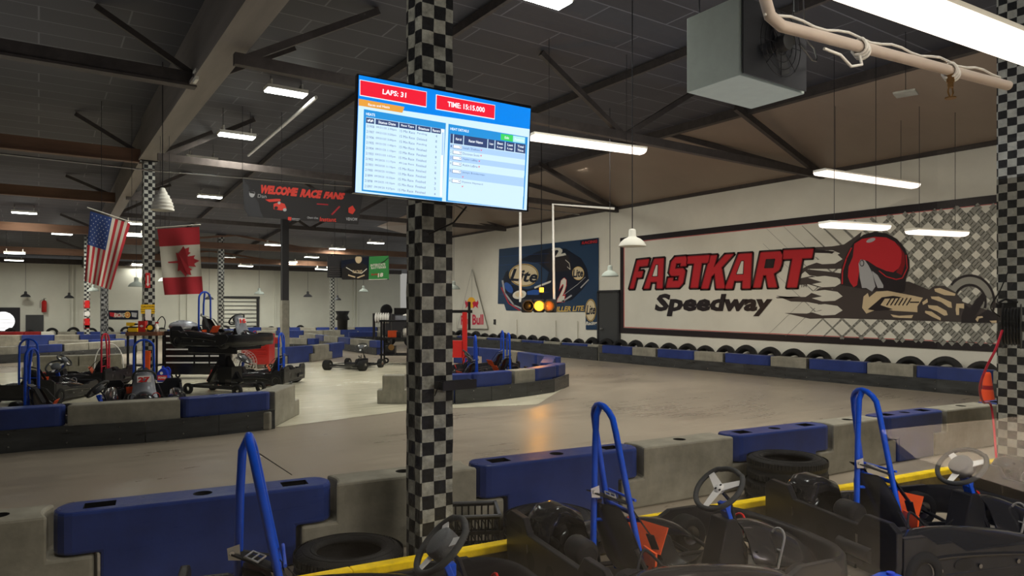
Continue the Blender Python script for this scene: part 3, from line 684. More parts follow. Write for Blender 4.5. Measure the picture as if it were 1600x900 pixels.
mb = MB(); b0 = BL-o; b1 = BR_-o; mb.tube([b0.lerp(b1,.62)+Vector((0,0,-.01)), b0.lerp(b1,.58)+Vector((0,0,-.10))-n*.1, b0.lerp(b1,.5)+Vector((0,0,-.16))-n*.3], .006, 6); mb.build('cable', 'black', e)

# ------------------------------------------------------------------ FASTKART banner on the right wall
xb = XR-.03
cpx = [(969,372),(1567,303),(1567,550),(969,520)]
pts = [onx(*p, xb) for p in cpx]; e = empty('fastkart_banner', (0,0,0), 0, 'huge white FASTKART Speedway banner with red helmeted driver and steering wheel, on the right wall', 'banner')
s = Sheet(cpx, pts); BM = ['pr_white','pr_black','pr_red','pr_grey','pr_brown','pr_skin','pr_darkred','pr_silver']
M['pr_white'] = mat('pr_white_b', (.62,.60,.51), .38, bump=.5, bscale=1.3, var=.05, vscale=1)
s.rect(0,0,1,1,1,0); s.P([(974.5,379),(1563,317),(1563,538),(974.5,512)], 0, 1)
s.S([(975.2,379.6),(1562,317.8),(1562,537),(975.2,511.2)], 1.0, 2, 2, True)
def Q(x, y): return (1280+x/4.5, 330+y/4.5)
def Q2(x, y): return (960+x/4.5, 330+y/4.5)
# crosshatch fence growing heavier to the right
def clip_line(x0, slope, w):
    def top(x): return 320-(x-1500)*.105
    def bot(x): return 538+(x-1500)*.045
    pts_ = []
    x = x0
    seg = [(x0+t*4, bot(x0)-slope_sign*t*4) for t in range(0)]
    return pts_
for k in range(26):
    for sg in (1, -1):
        xs = 1180+k*30 if sg == 1 else 1330+k*30
        run = []
        x = xs; y = 541
        n_ = 0
        path = []
        for t in range(0, 62):
            xx = xs+sg*t*4.2; yy = 541-t*4.0
            if 1190 < xx < 1560 and yy > 317+(1560-xx)*.105 and yy < 542-(1560-xx)*.05: path.append((xx, yy))
        for i in range(len(path)-1):
            w = max(.5, min(10.5, (path[i][0]-1230)/27))
            a = Vector(path[i]); b_ = Vector(path[i+1]); d = (b_-a).normalized(); q = Vector((-d.y, d.x))*w/2
            s.P([a-q-d*.5, b_-q+d*.5, b_+q+d*.5, a+q-d*.5], 3, 2 if sg == 1 else 2.3)
# driver: dark body streaks
s.P([Q2(1130,605),Q2(1260,600),Q2(1310,600),Q2(1240,612),Q2(1140,612)], 4, 3)
body = [Q(-520,75),Q(-330,75),(1241,386),Q(-20,262),Q(150,262),Q(210,330),Q(150,440),Q(120,520),Q(600,520),Q(720,545),Q(1020,700),Q(1250,720),Q(1250,785),Q(-250,755),(1248,495),(1225,489),(1262,491),(1280,484),Q(-30,600)]
s.P([(1212,462),(1235,464),(1258,464),(1280,450),(1300,452),(1320,445),(1340,440),(1420,440),(1470,460),(1565,492),(1563,505),(1300,497),(1265,498),(1225,489),(1260,490),(1284,484),(1283,476),(1262,472),(1235,471)], 4, 3)
s.P([(1244,388),(1300,385),(1318,382),(1330,374),(1346,362),(1330,420),(1310,420),(1262,420),(1250,430),(1240,427),(1262,415),(1300,402),(1312,396),(1300,391),(1244,392)], 4, 3)
s.P([(1253,420),(1290,424),(1320,428),(1320,436),(1290,434),(1264,430)], 4, 3.2)
s.P([(1240,437),(1268,431),(1300,440),(1320,436),(1330,450),(1290,452),(1262,444),(1240,446)], 4, 3.2)
for y0 in (398, 434, 456, 478): s.P([(1262,y0),(1288,y0-3),(1308,y0),(1316,y0+7),(1304,y0+14),(1284,y0+15),(1268,y0+10),(1284,y0+7)], 0, 3.4)
for pl in ([(1255,389),(1277,390),(1304,393),(1300,396),(1272,395)],): s.P(pl, 1, 4)
# helmet
hel = [Q(150,520),Q(145,470),Q(155,390),Q(190,300),Q(240,220),Q(310,165),Q(390,145),Q(470,155),Q(545,195),Q(600,260),Q(632,340),Q(635,400),Q(610,470),Q(600,560),Q(560,590),Q(430,560),Q(330,550)]
s.P(hel, 1, 4)
s.P([Q(215,500),Q(200,460),Q(205,390),Q(235,320),Q(245,230),Q(300,195),Q(390,180),Q(470,185),Q(530,215),Q(575,270),Q(585,340),Q(560,400),Q(520,430),Q(470,420),Q(400,390),Q(340,350),Q(300,340),Q(275,370),Q(280,420),Q(265,520),Q(240,535)], 2, 5)
s.S([Q(160,510),Q(162,420),Q(190,330),Q(225,260)], 2.2, 2, 5); s.S([Q(420,420),Q(470,460),Q(540,480),Q(585,470),Q(618,400),Q(610,310)], 1.6, 2, 5)
s.P([Q(545,215),Q(600,300),Q(605,370),Q(580,450),Q(540,430),Q(575,370),Q(580,290)], 6, 6)
s.P([Q(275,370),Q(290,340),Q(320,345),Q(345,380),Q(375,440),Q(385,490),Q(395,530),Q(370,565),Q(330,540),Q(300,540),Q(285,470)], 7, 6)
s.P([Q(370,420),Q(410,450),Q(450,520),Q(450,540),Q(410,540),Q(390,490)], 7, 6); s.E(*Q(300,366), 3.6, 5.2, 1, 7); s.E(*Q(300,366), 2.4, 3.8, 7, 8); s.E(*Q(362,205), 7.5, 3.0, 7, 6, -.35)
# arm, glove, wheel
s.P([Q(300,680),Q(310,600),Q(340,575),Q(350,605),Q(400,565),Q(480,560),Q(560,575),Q(640,590),Q(735,610),Q(720,640),Q(690,670),Q(690,710),Q(520,700),Q(430,680),Q(330,720)], 5, 5)
s.P([Q(400,640),Q(440,605),Q(520,595),Q(580,605),Q(560,612),Q(460,615),Q(430,660),Q(520,690),Q(400,700),Q(340,690)], 1, 6)
for k in range(6): s.S([Q(505+k*28,612),Q(475+k*28,660)], 1.8, 1, 7)
s.S([Q(640,640),Q(700,640)], 2, 1, 6)
s.P([Q(500,725),Q(560,735),Q(660,730),Q(650,752),Q(570,750),Q(520,745)], 5, 5)
s.P([Q(735,600),Q(760,560),Q(810,525),Q(880,525),Q(960,570),Q(1000,620),Q(1025,670),Q(1000,740),Q(900,760),Q(760,760),Q(690,740),Q(690,670)], 4, 5.5)
for pl in ([(810,545),(850,540),(960,580),(955,595),(880,590),(815,565)], [(785,600),(840,600),(930,640),(935,680),(910,675),(860,640),(790,615)], [(765,660),(830,665),(895,700),(905,730),(880,735),(830,705),(770,680)], [(745,700),(790,705),(855,750),(855,768),(800,745),(745,715)], [(725,640),(760,615),(765,640),(730,660)], [(960,690),(965,650),(1020,650),(1020,685),(985,680),(985,730),(965,730)]):
    s.P([Q(*p) for p in pl], 5, 6.5)
def ring(cx, cy, r0, r1, a0, a1, m, L, n=26, asp=.92):
    a = [math.radians(a0+(a1-a0)*i/n) for i in range(n+1)]
    for i in range(n):
        s.P([Q(cx+r0*math.cos(a[i])*asp,cy-r0*math.sin(a[i])), Q(cx+r1*math.cos(a[i])*asp,cy-r1*math.sin(a[i])), Q(cx+r1*math.cos(a[i+1])*asp,cy-r1*math.sin(a[i+1])), Q(cx+r0*math.cos(a[i+1])*asp,cy-r0*math.sin(a[i+1]))], m, L)
ring(1060,640,178,196,-20,140,1,5); ring(1060,640,128,180,12,150,3,4.8); ring(1060,640,112,130,-20,150,1,5)
s.P([Q(1060,680),Q(1150,570),Q(1180,600),Q(1090,750),Q(1190,690),Q(1250,730),Q(1250,785),Q(1000,785),Q(1000,640)], 1, 5.2)
s.P([Q(1100,760),Q(1115,740),Q(1150,738),Q(1155,748),Q(1125,755),Q(1115,778)], 5, 6); s.P([Q(1200,770),Q(1250,768),Q(1250,785),Q(1215,785)], 5, 6)
# lettering FASTKART built as blocky italic shapes
GL = {'F': [[(0,0),(.32,0),(.32,.38),(.72,.38),(.72,.6),(.32,.6),(.32,.76),(.95,.76),(.95,1),(0,1)]],
 'A': [[(0,0),(.30,0),(.36,.22),(.68,.22),(.68,0),(1,0),(1,1),(.48,1)], 'H', [(.44,.42),(.68,.42),(.68,.78),(.60,.78)]],
 'S': [[(0,0),(.8,0),(1,.14),(1,.52),(.82,.62),(.34,.62),(.34,.78),(.62,.78),(.62,.68),(1,.68),(1,.88),(.84,1),(.18,1),(0,.86),(0,.5),(.16,.38),(.66,.38),(.66,.22),(.34,.22),(.34,.32),(0,.32)]],
 'T': [[(.34,0),(.68,0),(.68,.76),(1,.76),(1,1),(0,1),(0,.76),(.34,.76)]],
 'K': [[(0,0),(.32,0),(.32,.36),(.42,.44),(.66,0),(1.05,0),(.66,.62),(1.05,1),(.66,1),(.32,.66),(.32,1),(0,1)]],
 'R': [[(0,0),(.32,0),(.32,.34),(.44,.34),(.64,0),(1.02,0),(.76,.38),(.96,.48),(1,.6),(1,.86),(.84,1),(0,1)], 'H', [(.32,.56),(.66,.56),(.66,.78),(.32,.78)]]}
def letter(ch, x0, x1, yb, yt, sh):
    g = GL[ch]
    def tf(p): return Q2(x0+p[0]*(x1-x0)+sh*p[1], yb[0]+(yt[0]-yb[0])*p[1]+((yb[1]-yb[0])*(1-p[1])+(yt[1]-yt[0])*p[1])*p[0])
    outer = [tf(p) for p in g[0]]
    s.S(outer, 6.0, 1, 5, True); s.P(outer, 1, 5.0); s.P(outer, 2, 6)
    s.S(outer, 1.3, 6, 6.6, True)
    if len(g) > 1: h = [tf(p) for p in g[2]]; s.S(h, 2.2, 1, 6.7, True); s.P(h, 0 if ch == 'A' else 1, 7)
LT = [('F',112,196,548,344,50),('A',205,310,546,338,45),('S',368,470,542,320,52),('T',480,610,540,312,60),('K',612,760,544,305,70),('A',770,905,542,300,62),('R',975,1110,540,286,60),('T',1130,1300,540,272,70)]
LT = [('F',110,200,545,345,52),('A',208,340,545,340,10),('S',365,478,538,325,42),('T',480,640,540,318,34),('K',610,770,545,312,62),('A',775,955,545,305,12),('R',975,1140,538,290,52),('T',1140,1350,538,275,50)]
for ch, x0, x1, yb, yt, sh in LT: letter(ch, x0, x1, (yb,yb-2), (yt,yt-10), sh)
s.T('Speedway', Q2(272,738), Q2(1085,738), Q2(305,580), 1, 5, .045)
s.T('TM', Q2(1305,536), Q2(1348,534), Q2(1307,514), 1, 5, .0)
s.mb.build('printed_sheet', BM, e)

# ------------------------------------------------------------------ racing poster (blue)
cpx = [(778,390),(936,371),(935,514),(778,484)]
pts = [onx(*p, xb) for p in cpx]; e = empty('racing_poster', (0,0,0), 0, 'dark blue racing poster of a number 2 stock car, hung left of the dark door', 'poster')
s = Sheet(cpx, pts); PM = ['pr_navy','pr_navy2','pr_cream','pr_white','pr_gold','pr_red','pr_blue','pr_black','pr_silver']
def R_(x, y): return (700+x/3.75, 300+y/3.75)
s.P([R_(298,335),R_(882,268),R_(880,805),R_(792,803),R_(790,700),R_(332,692),R_(322,655),R_(292,655)], 0, 1)
s.P([R_(330,470),R_(400,400),R_(500,350),R_(570,330),R_(660,335),R_(760,390),R_(800,450),R_(815,520),R_(770,570),R_(700,630),R_(620,650),R_(500,680),R_(430,690),R_(380,670),R_(330,600),R_(310,530)], 1, 2)
s.S([R_(315,520),R_(325,590),R_(370,660),R_(430,688)], 2.2, 8, 3); s.S([R_(310,560),R_(345,650),R_(400,690)], 1.5, 5, 3)
s.P([R_(340,450),R_(420,405),R_(500,420),R_(560,470),R_(540,540),R_(440,570),R_(360,540)], 0, 3); s.P([R_(560,350),R_(680,370),R_(700,460),R_(580,470),R_(530,420)], 7, 3)
s.E(*R_(424,487), 20.5, 17.5, 4, 4); s.E(*R_(424,487), 19.5, 16.5, 7, 4.5); s.E(*R_(424,487), 18.8, 15.8, 2, 5); s.T('Lite', R_(350,520), R_(488,532), R_(372,450), 1, 6, .03)
s.E(*R_(742,477), 10.5, 10.5, 4, 4); s.E(*R_(742,477), 9.7, 9.7, 2, 5); s.T('Lite', R_(708,502), R_(775,498), R_(712,455), 1, 6, .03)
s.T('2', R_(600,385), R_(665,372), R_(572,336), 3, 5, .05); s.T('2', R_(608,642), R_(650,640), R_(635,505), 3, 5, .05); s.T('2', R_(606,645), R_(654,643), R_(633,502), 5, 4.6, .09)
s.S([R_(640,640),R_(698,605)], 2.4, 8, 5); s.P([R_(540,530),R_(575,518),R_(570,530),R_(480,565),R_(478,555)], 3, 5); s.P([R_(440,580),R_(480,570),R_(520,575),R_(500,600),R_(440,600)], 6, 5)
s.E(*R_(400,600), 9.5, 6.5, 3, 5, -.3); s.E(*R_(400,600), 6, 4, 2, 6); s.E(*R_(345,560), 4.5, 9, 6, 4, -.5); s.S([R_(660,400),R_(685,420),R_(690,455),R_(672,440)], .9, 3, 5)
s.S([R_(760,560),R_(812,515)], 2, 8, 5); s.S([R_(650,600),R_(740,540),R_(790,500)], .8, 8, 5)
s.P([R_(755,288),R_(870,272),R_(876,300),R_(758,315)], 1, 3); s.T('RACING', R_(765,310), R_(872,298), R_(768,292), 5, 4, .04)
s.T('MILLER LITE.', R_(572,698), R_(782,694), R_(580,668), 4, 4, .03)
s.E(*R_(828,692), 10.2, 17.4, 4, 5); s.E(*R_(828,692), 9.4, 16.4, 7, 5.4); s.E(*R_(828,692), 8.6, 15.6, 2, 5.8); s.T('Lite', R_(797,718), R_(858,716), R_(805,662), 1, 6.2, .03)
s.T('Racing', R_(792,785), R_(870,783), R_(797,757), 3, 5, .04)
for y in (380, 430, 545, 600): s.S([R_(300,y),R_(430,y-10),R_(560,y-16)], .35, 6, 3.5)
s.mb.build('printed_sheet', PM, e)
# ------------------------------------------------------------------ triangular flag
e = empty('triangle_flag', (0,0,0), 0, 'tall white triangular Red Bull pennant on the wall left of the blue racing poster', 'pennant')
cpx = [(715,420),(765,420),(765,515),(715,515)]; s = Sheet(cpx, [onx(*p, xb-.05) for p in cpx])
s.P([R_(145,452),R_(234,802),R_(55,800)], 0, 1); s.S([R_(145,452),R_(234,802),R_(55,800)], .5, 3, 2, True); s.S([R_(145,452),R_(143,620)], .5, 3, 2)
s.E(*R_(141,648), 6.5, 8.5, 2, 3)
for sg in (-1, 1):
    q = lambda x, y: R_(143+sg*x, y)
    s.P([q(4,650),q(14,640),q(30,645),q(36,632),q(40,650),q(34,668),q(38,682),q(30,676),q(22,668),q(14,676),q(8,684),q(10,666)], 1, 4)
s.T('Red', R_(78,780), R_(132,779), R_(78,724), 1, 3, .03); s.T('Bull', R_(147,779), R_(210,778), R_(147,718), 1, 3, .03)
s.mb.build('printed_sheet', ['pr_white','rb_red','rb_yellow','pr_grey'], e)
# ------------------------------------------------------------------ hanging banners
def hang_banner(name, cpx, Y0, label):
    y0 = P(cpx[0][0], cpx[0][1], Y0).y
    e = empty(name, (0,0,0), 0, label, 'banner'); return e, Sheet(cpx, [ony(*p, y0) for p in cpx]), y0
e, s, y0 = hang_banner('welcome_banner', [(379,279),(567,305),(563,353),(386,339)], 15.5, 'black WELCOME RACE FANS banner with red letters hung under the roof left of the TV')
def B(x, y): return (340+x/5, 260+y/5)
s.P([B(195,95),B(1135,225),B(1100,455),B(240,392),B(205,330)], 0, 1)
s.P([B(195,95),B(260,180),B(330,330),B(370,400),B(240,392),B(205,330)], 1, 2)
s.T('WELCOME', B(335,216), B(640,243), B(352,146), 2, 3, .07); s.T('RACE', B(665,246), B(822,258), B(685,180), 2, 3, .07); s.T('FANS', B(845,256), B(992,266), B(865,200), 2, 3, .07)
s.P([B(385,265),B(480,260),B(512,262),B(512,278),B(420,285)], 2, 3); s.P([B(455,300),B(500,285),B(545,300),B(560,335),B(520,350),B(455,340)], 2, 3); s.E(*B(500,292), 2.4, 2.2, 3, 4); s.E(*B(475,330),3,2.4,0,5); s.E(*B(545,345),3,2.4,3,4)
s.E(*B(275,215), 5, 6.5, 3, 3); s.P([B(255,200),B(298,208),B(296,220),B(252,212)], 0, 4); s.P([B(210,270),B(250,245),B(300,250),B(330,290),B(350,390),B(245,385),B(215,330)], 1, 3.4); s.P([B(245,190),B(275,180),B(305,200),B(300,205),B(250,200)], 0, 4)
s.T('Dan', B(322,250), B(395,255), B(325,222), 3, 4, 0); s.T('Own the', B(720,412), B(805,415), B(722,395), 3, 4, 0); s.T('Instant', B(818,432), B(940,436), B(820,400), 2, 4, .02)
s.P([B(570,398),B(598,400),B(596,425),B(570,422)], 2, 3); s.S([B(602,410),B(665,414)], .8, 3, 3); s.S([B(602,420),B(655,424)], .6, 3, 3)
s.T('VENOM', B(1010,425), B(1090,428), B(1012,402), 3, 4, .02); s.P([B(1030,330),B(1060,310),B(1080,345),B(1060,378),B(1030,365)], 2, 4); s.S([B(910,380),B(965,320)], 2.5, 4, 3); s.S([B(800,300),B(880,305)], 2, 4, 3)
s.mb.build('printed_sheet', ['ban_black','grid_dark','ban_red','ban_grey','pr_darkred'], e)
for p in ((379,279),(440,287),(505,296),(567,305)): q = ony(*p, y0); mb = MB(); mb.tube([q, Vector((q.x, q.y, 6.2))], .006, 5); mb.build('hanging_cord', 'dark_steel', e)
e, s, y0 = hang_banner('racing_suit_banner', [(533,403),(608,400),(608,438),(533,437)], 24, 'distant hanging banner with a person in black racing suit beside a green panel')
s.P([B(965,735),B(1170,705),B(1335,698),B(1338,885),B(970,882)], 0, 1); s.P([B(1170,705),B(1335,698),B(1338,880),B(1165,885)], 1, 2)
s.E(*B(1087,725), 5, 6.6, 4, 4); s.P([B(1060,715),B(1075,692),B(1105,692),B(1114,712),B(1100,705),B(1075,705)], 5, 5)
s.P([B(970,870),B(968,800),B(1010,765),B(1070,750),B(1110,755),B(1150,775),B(1165,840),B(1150,885),B(975,885)], 2, 3); s.S([B(1000,790),B(1060,830),B(1110,835),B(1150,800)], 1.2, 3, 4); s.T('RACING', B(1045,835), B(1115,835), B(1045,810), 4, 5, .03)
s.S([B(1015,850),B(1060,865)], 2, 4, 5); s.S([B(1080,870),B(1130,850)], 2, 4, 5)
s.T('INTERSTATE', B(1180,785), B(1305,775), B(1180,765), 3, 4, .03); s.T('BATTERIES', B(1185,803), B(1310,795), B(1185,787), 3, 4, .03); s.T('18', B(1240,868), B(1285,862), B(1242,835), 3, 4, .05); s.T('Racing', B(1185,858), B(1240,852), B(1188,838), 6, 4, .02); s.S([B(1165,885),B(1320,880)], .8, 3, 4); s.S([B(1240,770),B(1300,740),B(1330,715)], 1.5, 2, 3)
s.mb.build('printed_sheet', ['pr_navy2','ban_green','ban_black','pr_white','pr_skin','grid_dark','pr_red'], e)
for p in ((540,406),(605,400)): q = ony(*p, y0); mb = MB(); mb.tube([q, Vector((q.x, q.y, ceil_z(q.y)-.1))], .006, 5); mb.build('hanging_cord', 'dark_steel', e)
# black acoustic panel / scoreboard left of suit banner
q = P(523,417,24); e = empty('scoreboard', (q.x, q.y, q.z), 0, 'dark scoreboard panel hanging just left of the racing suit banner', 'scoreboard'); mb = MB(); mb.box((0,0,0), (.5,.08,.75)); mb.build('panel', 'grid_dark', e); mb = MB()
for k in range(5): mb.box((0,-.05,-.3+k*.07), (.44,.01,.012))
mb.build('grille', 'steel', e); mb = MB(); mb.tube([(0,0,.37),(0,0,ceil_z(q.y)-q.z)], .01, 5); mb.build('hanging_cord', 'dark_steel', e)
# small banner on far wall
cpx = [(169,485),(216,485),(216,499),(170,499)]; e = empty('small_wall_banner', (0,0,0), 0, 'small dark racing banner with a round gold emblem on the far wall', 'banner')
s = Sheet(cpx, [ony(*p, YF-.06) for p in cpx]); s.rect(0,0,1,1,0,1); s.E(199,492, 4.6, 5, 1, 3); s.E(199,492,3,3.4,2,4); s.E(199,492,2,2.4,1,5); s.P([(171,488),(180,489),(192,494),(180,496),(172,494)], 2, 3); s.T('RACING', (178,496), (194,496), (179,489), 4, 4, .03); s.P([(205,488),(214,489),(213,496),(206,495)], 3, 3)
s.mb.build('printed_sheet', ['pr_navy2','pr_gold','pr_red','pr_silver','pr_white'], e)

# ------------------------------------------------------------------ flags
def cloth(s, regions, mats, e, name='cloth'):
    for (u0,v0,u1,v1,m) in regions: s.rect(u0,v0,u1,v1,m,0,max(1,int((u1-u0)*26)),max(1,int((v1-v0)*24)))
    return s.mb.build(name, mats, e)
e = empty('american_flag', (0,0,0), 0, 'American flag hanging stripes down from a slanted rod, left of the chequered column', 'flag')
cpx = [(141,330),(204,349),(173,453),(132,439)]
Yf = 15.0; s = Sheet(cpx, [P(x, y, Yf+(x-140)*.006) for x, y in cpx], wave=.03, wk=2.3)
reg = []
for k in range(13):
    c = 0 if k % 2 == 0 else 1
    if k < 7: reg.append((k/13,0,(k+1)/13,.52,c))
    else: reg.append((k/13,0,(k+1)/13,1,c))
reg.append((0,.52,7/13,1,2)); cloth(s, reg, ['fl_red','fl_white','fl_blue'], e)
s2 = Sheet(cpx, s.pts, wave=.03, wk=2.3)
for i in range(9):
    for j in range(11):
        if (i+j) % 2 == 0:
            u0 = (7/13)*(i+1)/10; v0 = .52+.48*(j+1)/12; r = .019
            s2.U([(u0+r*(1 if k % 2 == 0 else .42)*math.sin(k*PI/5)*1.0, v0+r*.62*(1 if k % 2 == 0 else .42)*math.cos(k*PI/5)) for k in range(10)], 0, 2.5)
s2.mb.build('star_pattern', ['fl_star'], e)
mb = MB(); a = s.at(-.08,1.04); c = s.at(1.08,1.02); mb.tube([a, c], .012, 8); mb.build('flag_rod', 'white_paint', e)
for p in (a.lerp(c,.3), a.lerp(c,.95)): mb = MB(); mb.tube([p, Vector((p.x, p.y, 6.2))], .005, 5); mb.build('hanging_cord', 'dark_steel', e)
e = empty('canadian_flag', (0,0,0), 0, 'Canadian flag hanging sideways from a rod, right of the chequered column', 'flag')
cpx = [(246,358),(311,354),(316,459),(258,461)]
s = Sheet(cpx, [P(x, y, 14.5) for x, y in cpx], wave=.025, wk=1.6, wph=1)
cloth(s, [(0,.735,1,1,0),(0,.26,1,.735,1),(0,0,1,.26,0)], ['fl_red','fl_white'], e)
half = [(0,1.0),(.13,.72),(.19,.70),(.33,.78),(.27,.40),(.33,.38),(.48,.56),(.53,.45),(.80,.50),(.72,.27),(.88,.20),(.48,-.12),(.53,-.28),(.09,-.22),(.06,-.24),(.04,-.75)]
pts_ = half+[(-x, y) for x, y in reversed(half[1:])]
s2 = Sheet(cpx, s.pts, wave=.025, wk=1.6, wph=1)
# leaf turned on its side: its tip points right
def lf(x, y): return (.52+y*.46, .49+x*.262)
# fan triangulation in slices so that it follows the cloth
s2.U([lf(x, y) for x, y in pts_], 0, 6)
s2.mb.build('maple_leaf', ['fl_red'], e)
mb = MB(); a = s.at(-.03,1.02); c = s.at(1.03,1.03); mb.tube([a, c], .012, 8); mb.build('flag_rod', 'white_paint', e)
for p in (a.lerp(c,.1), a.lerp(c,.3)): mb = MB(); mb.tube([p, Vector((p.x, p.y, 6.2))], .004, 5); mb.build('hanging_cord', 'dark_steel', e)

# ------------------------------------------------------------------ traffic light on its pipe frame
Yt = 18.8; q = P(844, 478, Yt); e = empty('traffic_light', q, -TH, 'amber traffic light cluster with its centre lamp glowing, hung on white pipes', 'traffic light')
def tl(px, py, dy=0): v = P(px, py, Yt)-q; X = v.x*CT-v.y*ST; return Vector((X, dy, v.z))
mb = MB()
for px in (823, 842, 861): 
    c = tl(px, 478); mb.box(c, (.30,.22,.36))
mb.build('housing', 'grid_dark', e, bevel=.04)
for px, mm in ((825,'black'),(842,'amber_on'),(857,'amber_dim')):
    mb = MB(); c = tl(px, 478, -.12); T = Matrix.Translation(c) @ Matrix.Rotation(PI/2, 4, 'X'); mb.lathe([(0,.05),(.06,.045),(.10,.02),(.125,0)], 20, 0, T); mb.build('lens', mm, e)
    mb = MB(); T = Matrix.Translation(c) @ Matrix.Rotation(PI/2, 4, 'X'); mb.lathe([(.15,-.02),(.15,.16),(.135,.16),(.135,-.02)], 20, 0, T, closed=True); mb.build('visor', 'grid_dark', e)
mb = MB(); c = tl(846,453); mb.box(c, (.14,.14,.16)); mb.build('beacon_housing', 'grid_dark', e, bevel=.01); mb = MB(); mb.box(c+Vector((0,-.08,0)), (.11,.03,.12)); mb.build('beacon_lens', 'amber_on', e, bevel=.01)
mb = MB(); mb.tube([tl(846,470), tl(846,-40)], .012, 6); mb.build('hanging_cable', 'black', e)
mb = MB(); mb.tube([tl(813,472), tl(813,325)], .035, 8); mb.tube([tl(866,470), tl(864,319), tl(960,326)], .035, 8); mb.tube([tl(813,325), tl(813,290)], .03, 8); mb.build('pipe_frame', 'pipe_white', e)
l = bpy.data.lights.new('amber_light', 'POINT'); l.energy = 25; l.color = (1,.4,.03); l.shadow_soft_size = .1; lo = link('amber_light', l); lo.location = P(842, 478, Yt-.5)
# fire extinguisher on far wall
def extinguisher(p, label, hgt=.5):
    e = empty('fire_extinguisher', p, 0, label, 'fire extinguisher')
    mb = MB(); r = hgt*.16; mb.lathe([(0,0),(r,.01),(r,hgt*.7),(r*.7,hgt*.8),(r*.3,hgt*.84),(0,hgt*.85)], 16); mb.build('cylinder_body', 'red_enamel', e)
    mb = MB(); mb.box((0,0,hgt*.9), (.05,.04,hgt*.08)); mb.box((.03,0,hgt*.97), (.12,.02,.02)); mb.tube([(-.02,0,hgt*.9),(-r*1.4,0,hgt*.8),(-r*1.5,0,hgt*.3)], .012, 6); mb.build('valve_and_hose', 'black', e)
    return e
p = ony(69, 488, YF-.25); extinguisher(p, 'red fire extinguisher on the far wall above the dark vent door', .8)
# ------------------------------------------------------------------ barrier blocks
BH = .51; BW = .29
def block_mesh(kind, L, holes=False, hr=None):
    key = ('blk', kind, round(L, 3), holes)
    if key in _tc: return _tc[key]
    mb = MB(); blue = kind != 'grey'
    if blue:
        tip = .11; top = []
        for i in range(9):
            a = -PI/2+PI*i/8; top.append((L-tip+tip*math.cos(a), BW/2+BW/2*math.sin(a)))
        for i in range(9):
            a = PI/2+PI*i/8; top.append((tip+tip*math.cos(a), BW/2+BW/2*math.sin(a)))
        mb.prism(top, BH-.26, 0, Matrix.Translation((0,0,.26)))
        low = MB(); low.box((L/2, BW/2, .15), (L-.5, BW, .30))
    else:
        c = .035; top = [(0,0),(L,0)]+[(L-c*math.sin(PI*i/6), BW*i/6) for i in range(1,6)]+[(L,BW),(0,BW)]+[(c*math.sin(PI*i/6), BW-BW*i/6) for i in range(1,6)]
        mb.prism(top, BH-.15, 0, Matrix.Translation((0,0,.15)))
        low = MB(); low.box((L/2, BW/2, .125), (L+.46, BW, .25))
    me = mb.mesh('block', ['blue_plastic' if kind == 'blue' else 'red_plastic' if kind == 'red' else 'white_paint' if kind == 'white' else 'grey_plastic', 'black'])
    ob = bpy.data.objects.new('tmp', me); COL.objects.link(ob)
    lo_ = bpy.data.objects.new('tmpl', low.mesh('l', [me.materials[0]])); COL.objects.link(lo_)
    bu = ob.modifiers.new('u', 'BOOLEAN'); bu.object = lo_; bu.operation = 'UNION'; bu.solver = 'EXACT'
    b = ob.modifiers.new('b', 'BEVEL'); b.width = .018; b.segments = 2; b.limit_method = 'ANGLE'; b.angle_limit = .7
    cut = None
    if holes:
        cb = MB()
        if blue:
            cb.box((.24, BW/2, BH), (.17, .13, .30)); cb.box((L-.24, BW/2, BH), (.17, .13, .30))
        T = Matrix.Translation((L/2, BW/2, 0)); cb.lathe([(0,BH-.18),(.052,BH-.18),(.06,BH+.03),(0,BH+.03)], 20, 0, T)
        cut = bpy.data.objects.new('tmpc', cb.mesh('c', ['black'])); COL.objects.link(cut)
        bo = ob.modifiers.new('c', 'BOOLEAN'); bo.object = cut; bo.operation = 'DIFFERENCE'; bo.solver = 'EXACT'
    dg = bpy.context.evaluated_depsgraph_get(); dg.update()
    out = bpy.data.meshes.new_from_object(ob.evaluated_get(dg)); out.name = 'block'
    bpy.data.objects.remove(ob); bpy.data.objects.remove(lo_)
    if cut: bpy.data.objects.remove(cut)
    _tc[key] = out; return out
def place_block(kind, A, B, label, L0=None, holes=False, group=None):
    A = Vector((A.x, A.y, 0)); B = Vector((B.x, B.y, 0)); d = B-A; L = d.length
    n = Vector((-d.y, d.x, 0))
    if n.dot((A+B)/2) < 0: A, B = B, A; d = -d
    me = block_mesh(kind, L if L0 is None else L0, holes)
    o = link('barrier_block', me); o.location = A; o.rotation_euler = (0, 0, math.atan2(d.y, d.x)); o.scale = ((L-.012)/(L if L0 is None else L0), 1, 1)
    return tag(o, label, 'track barrier', group)
TOP = lambda x, y: G(x, y, BH)
# front barrier, explicit joints
FR = [(-105,826,'grey'),(78,806,'blue'),(525,756,'grey'),(748,730,'blue'),(1006,699.5,'grey'),(1148,682,'blue'),(1303,664,'grey'),(1383,653,'blue'),(1480,641,'grey'),(1560,632,'blue'),(1720,614,'grey')]
FL = {0:'grey barrier block at the bottom left corner',1:'long blue barrier block behind the bottom left kart hoop, with two square sockets',2:'grey barrier block behind the nearest chequered column and flat tyre',3:'blue barrier block right of the nearest chequered column',4:'scuffed grey barrier block behind the silver-spoked steering wheel',
      5:'blue barrier block behind the two stacked tyres',6:'grey barrier block behind the right-hand blue hoop',7:'blue front barrier block just right of the right-hand blue hoop',8:'grey front barrier block near the right edge',9:'blue front barrier block at the right edge'}
for i in range(len(FR)-1):
    place_block(FR[i][2], TOP(*FR[i][:2]), TOP(*FR[i+1][:2]), FL[i], None, True, 'blocks of the front barrier')
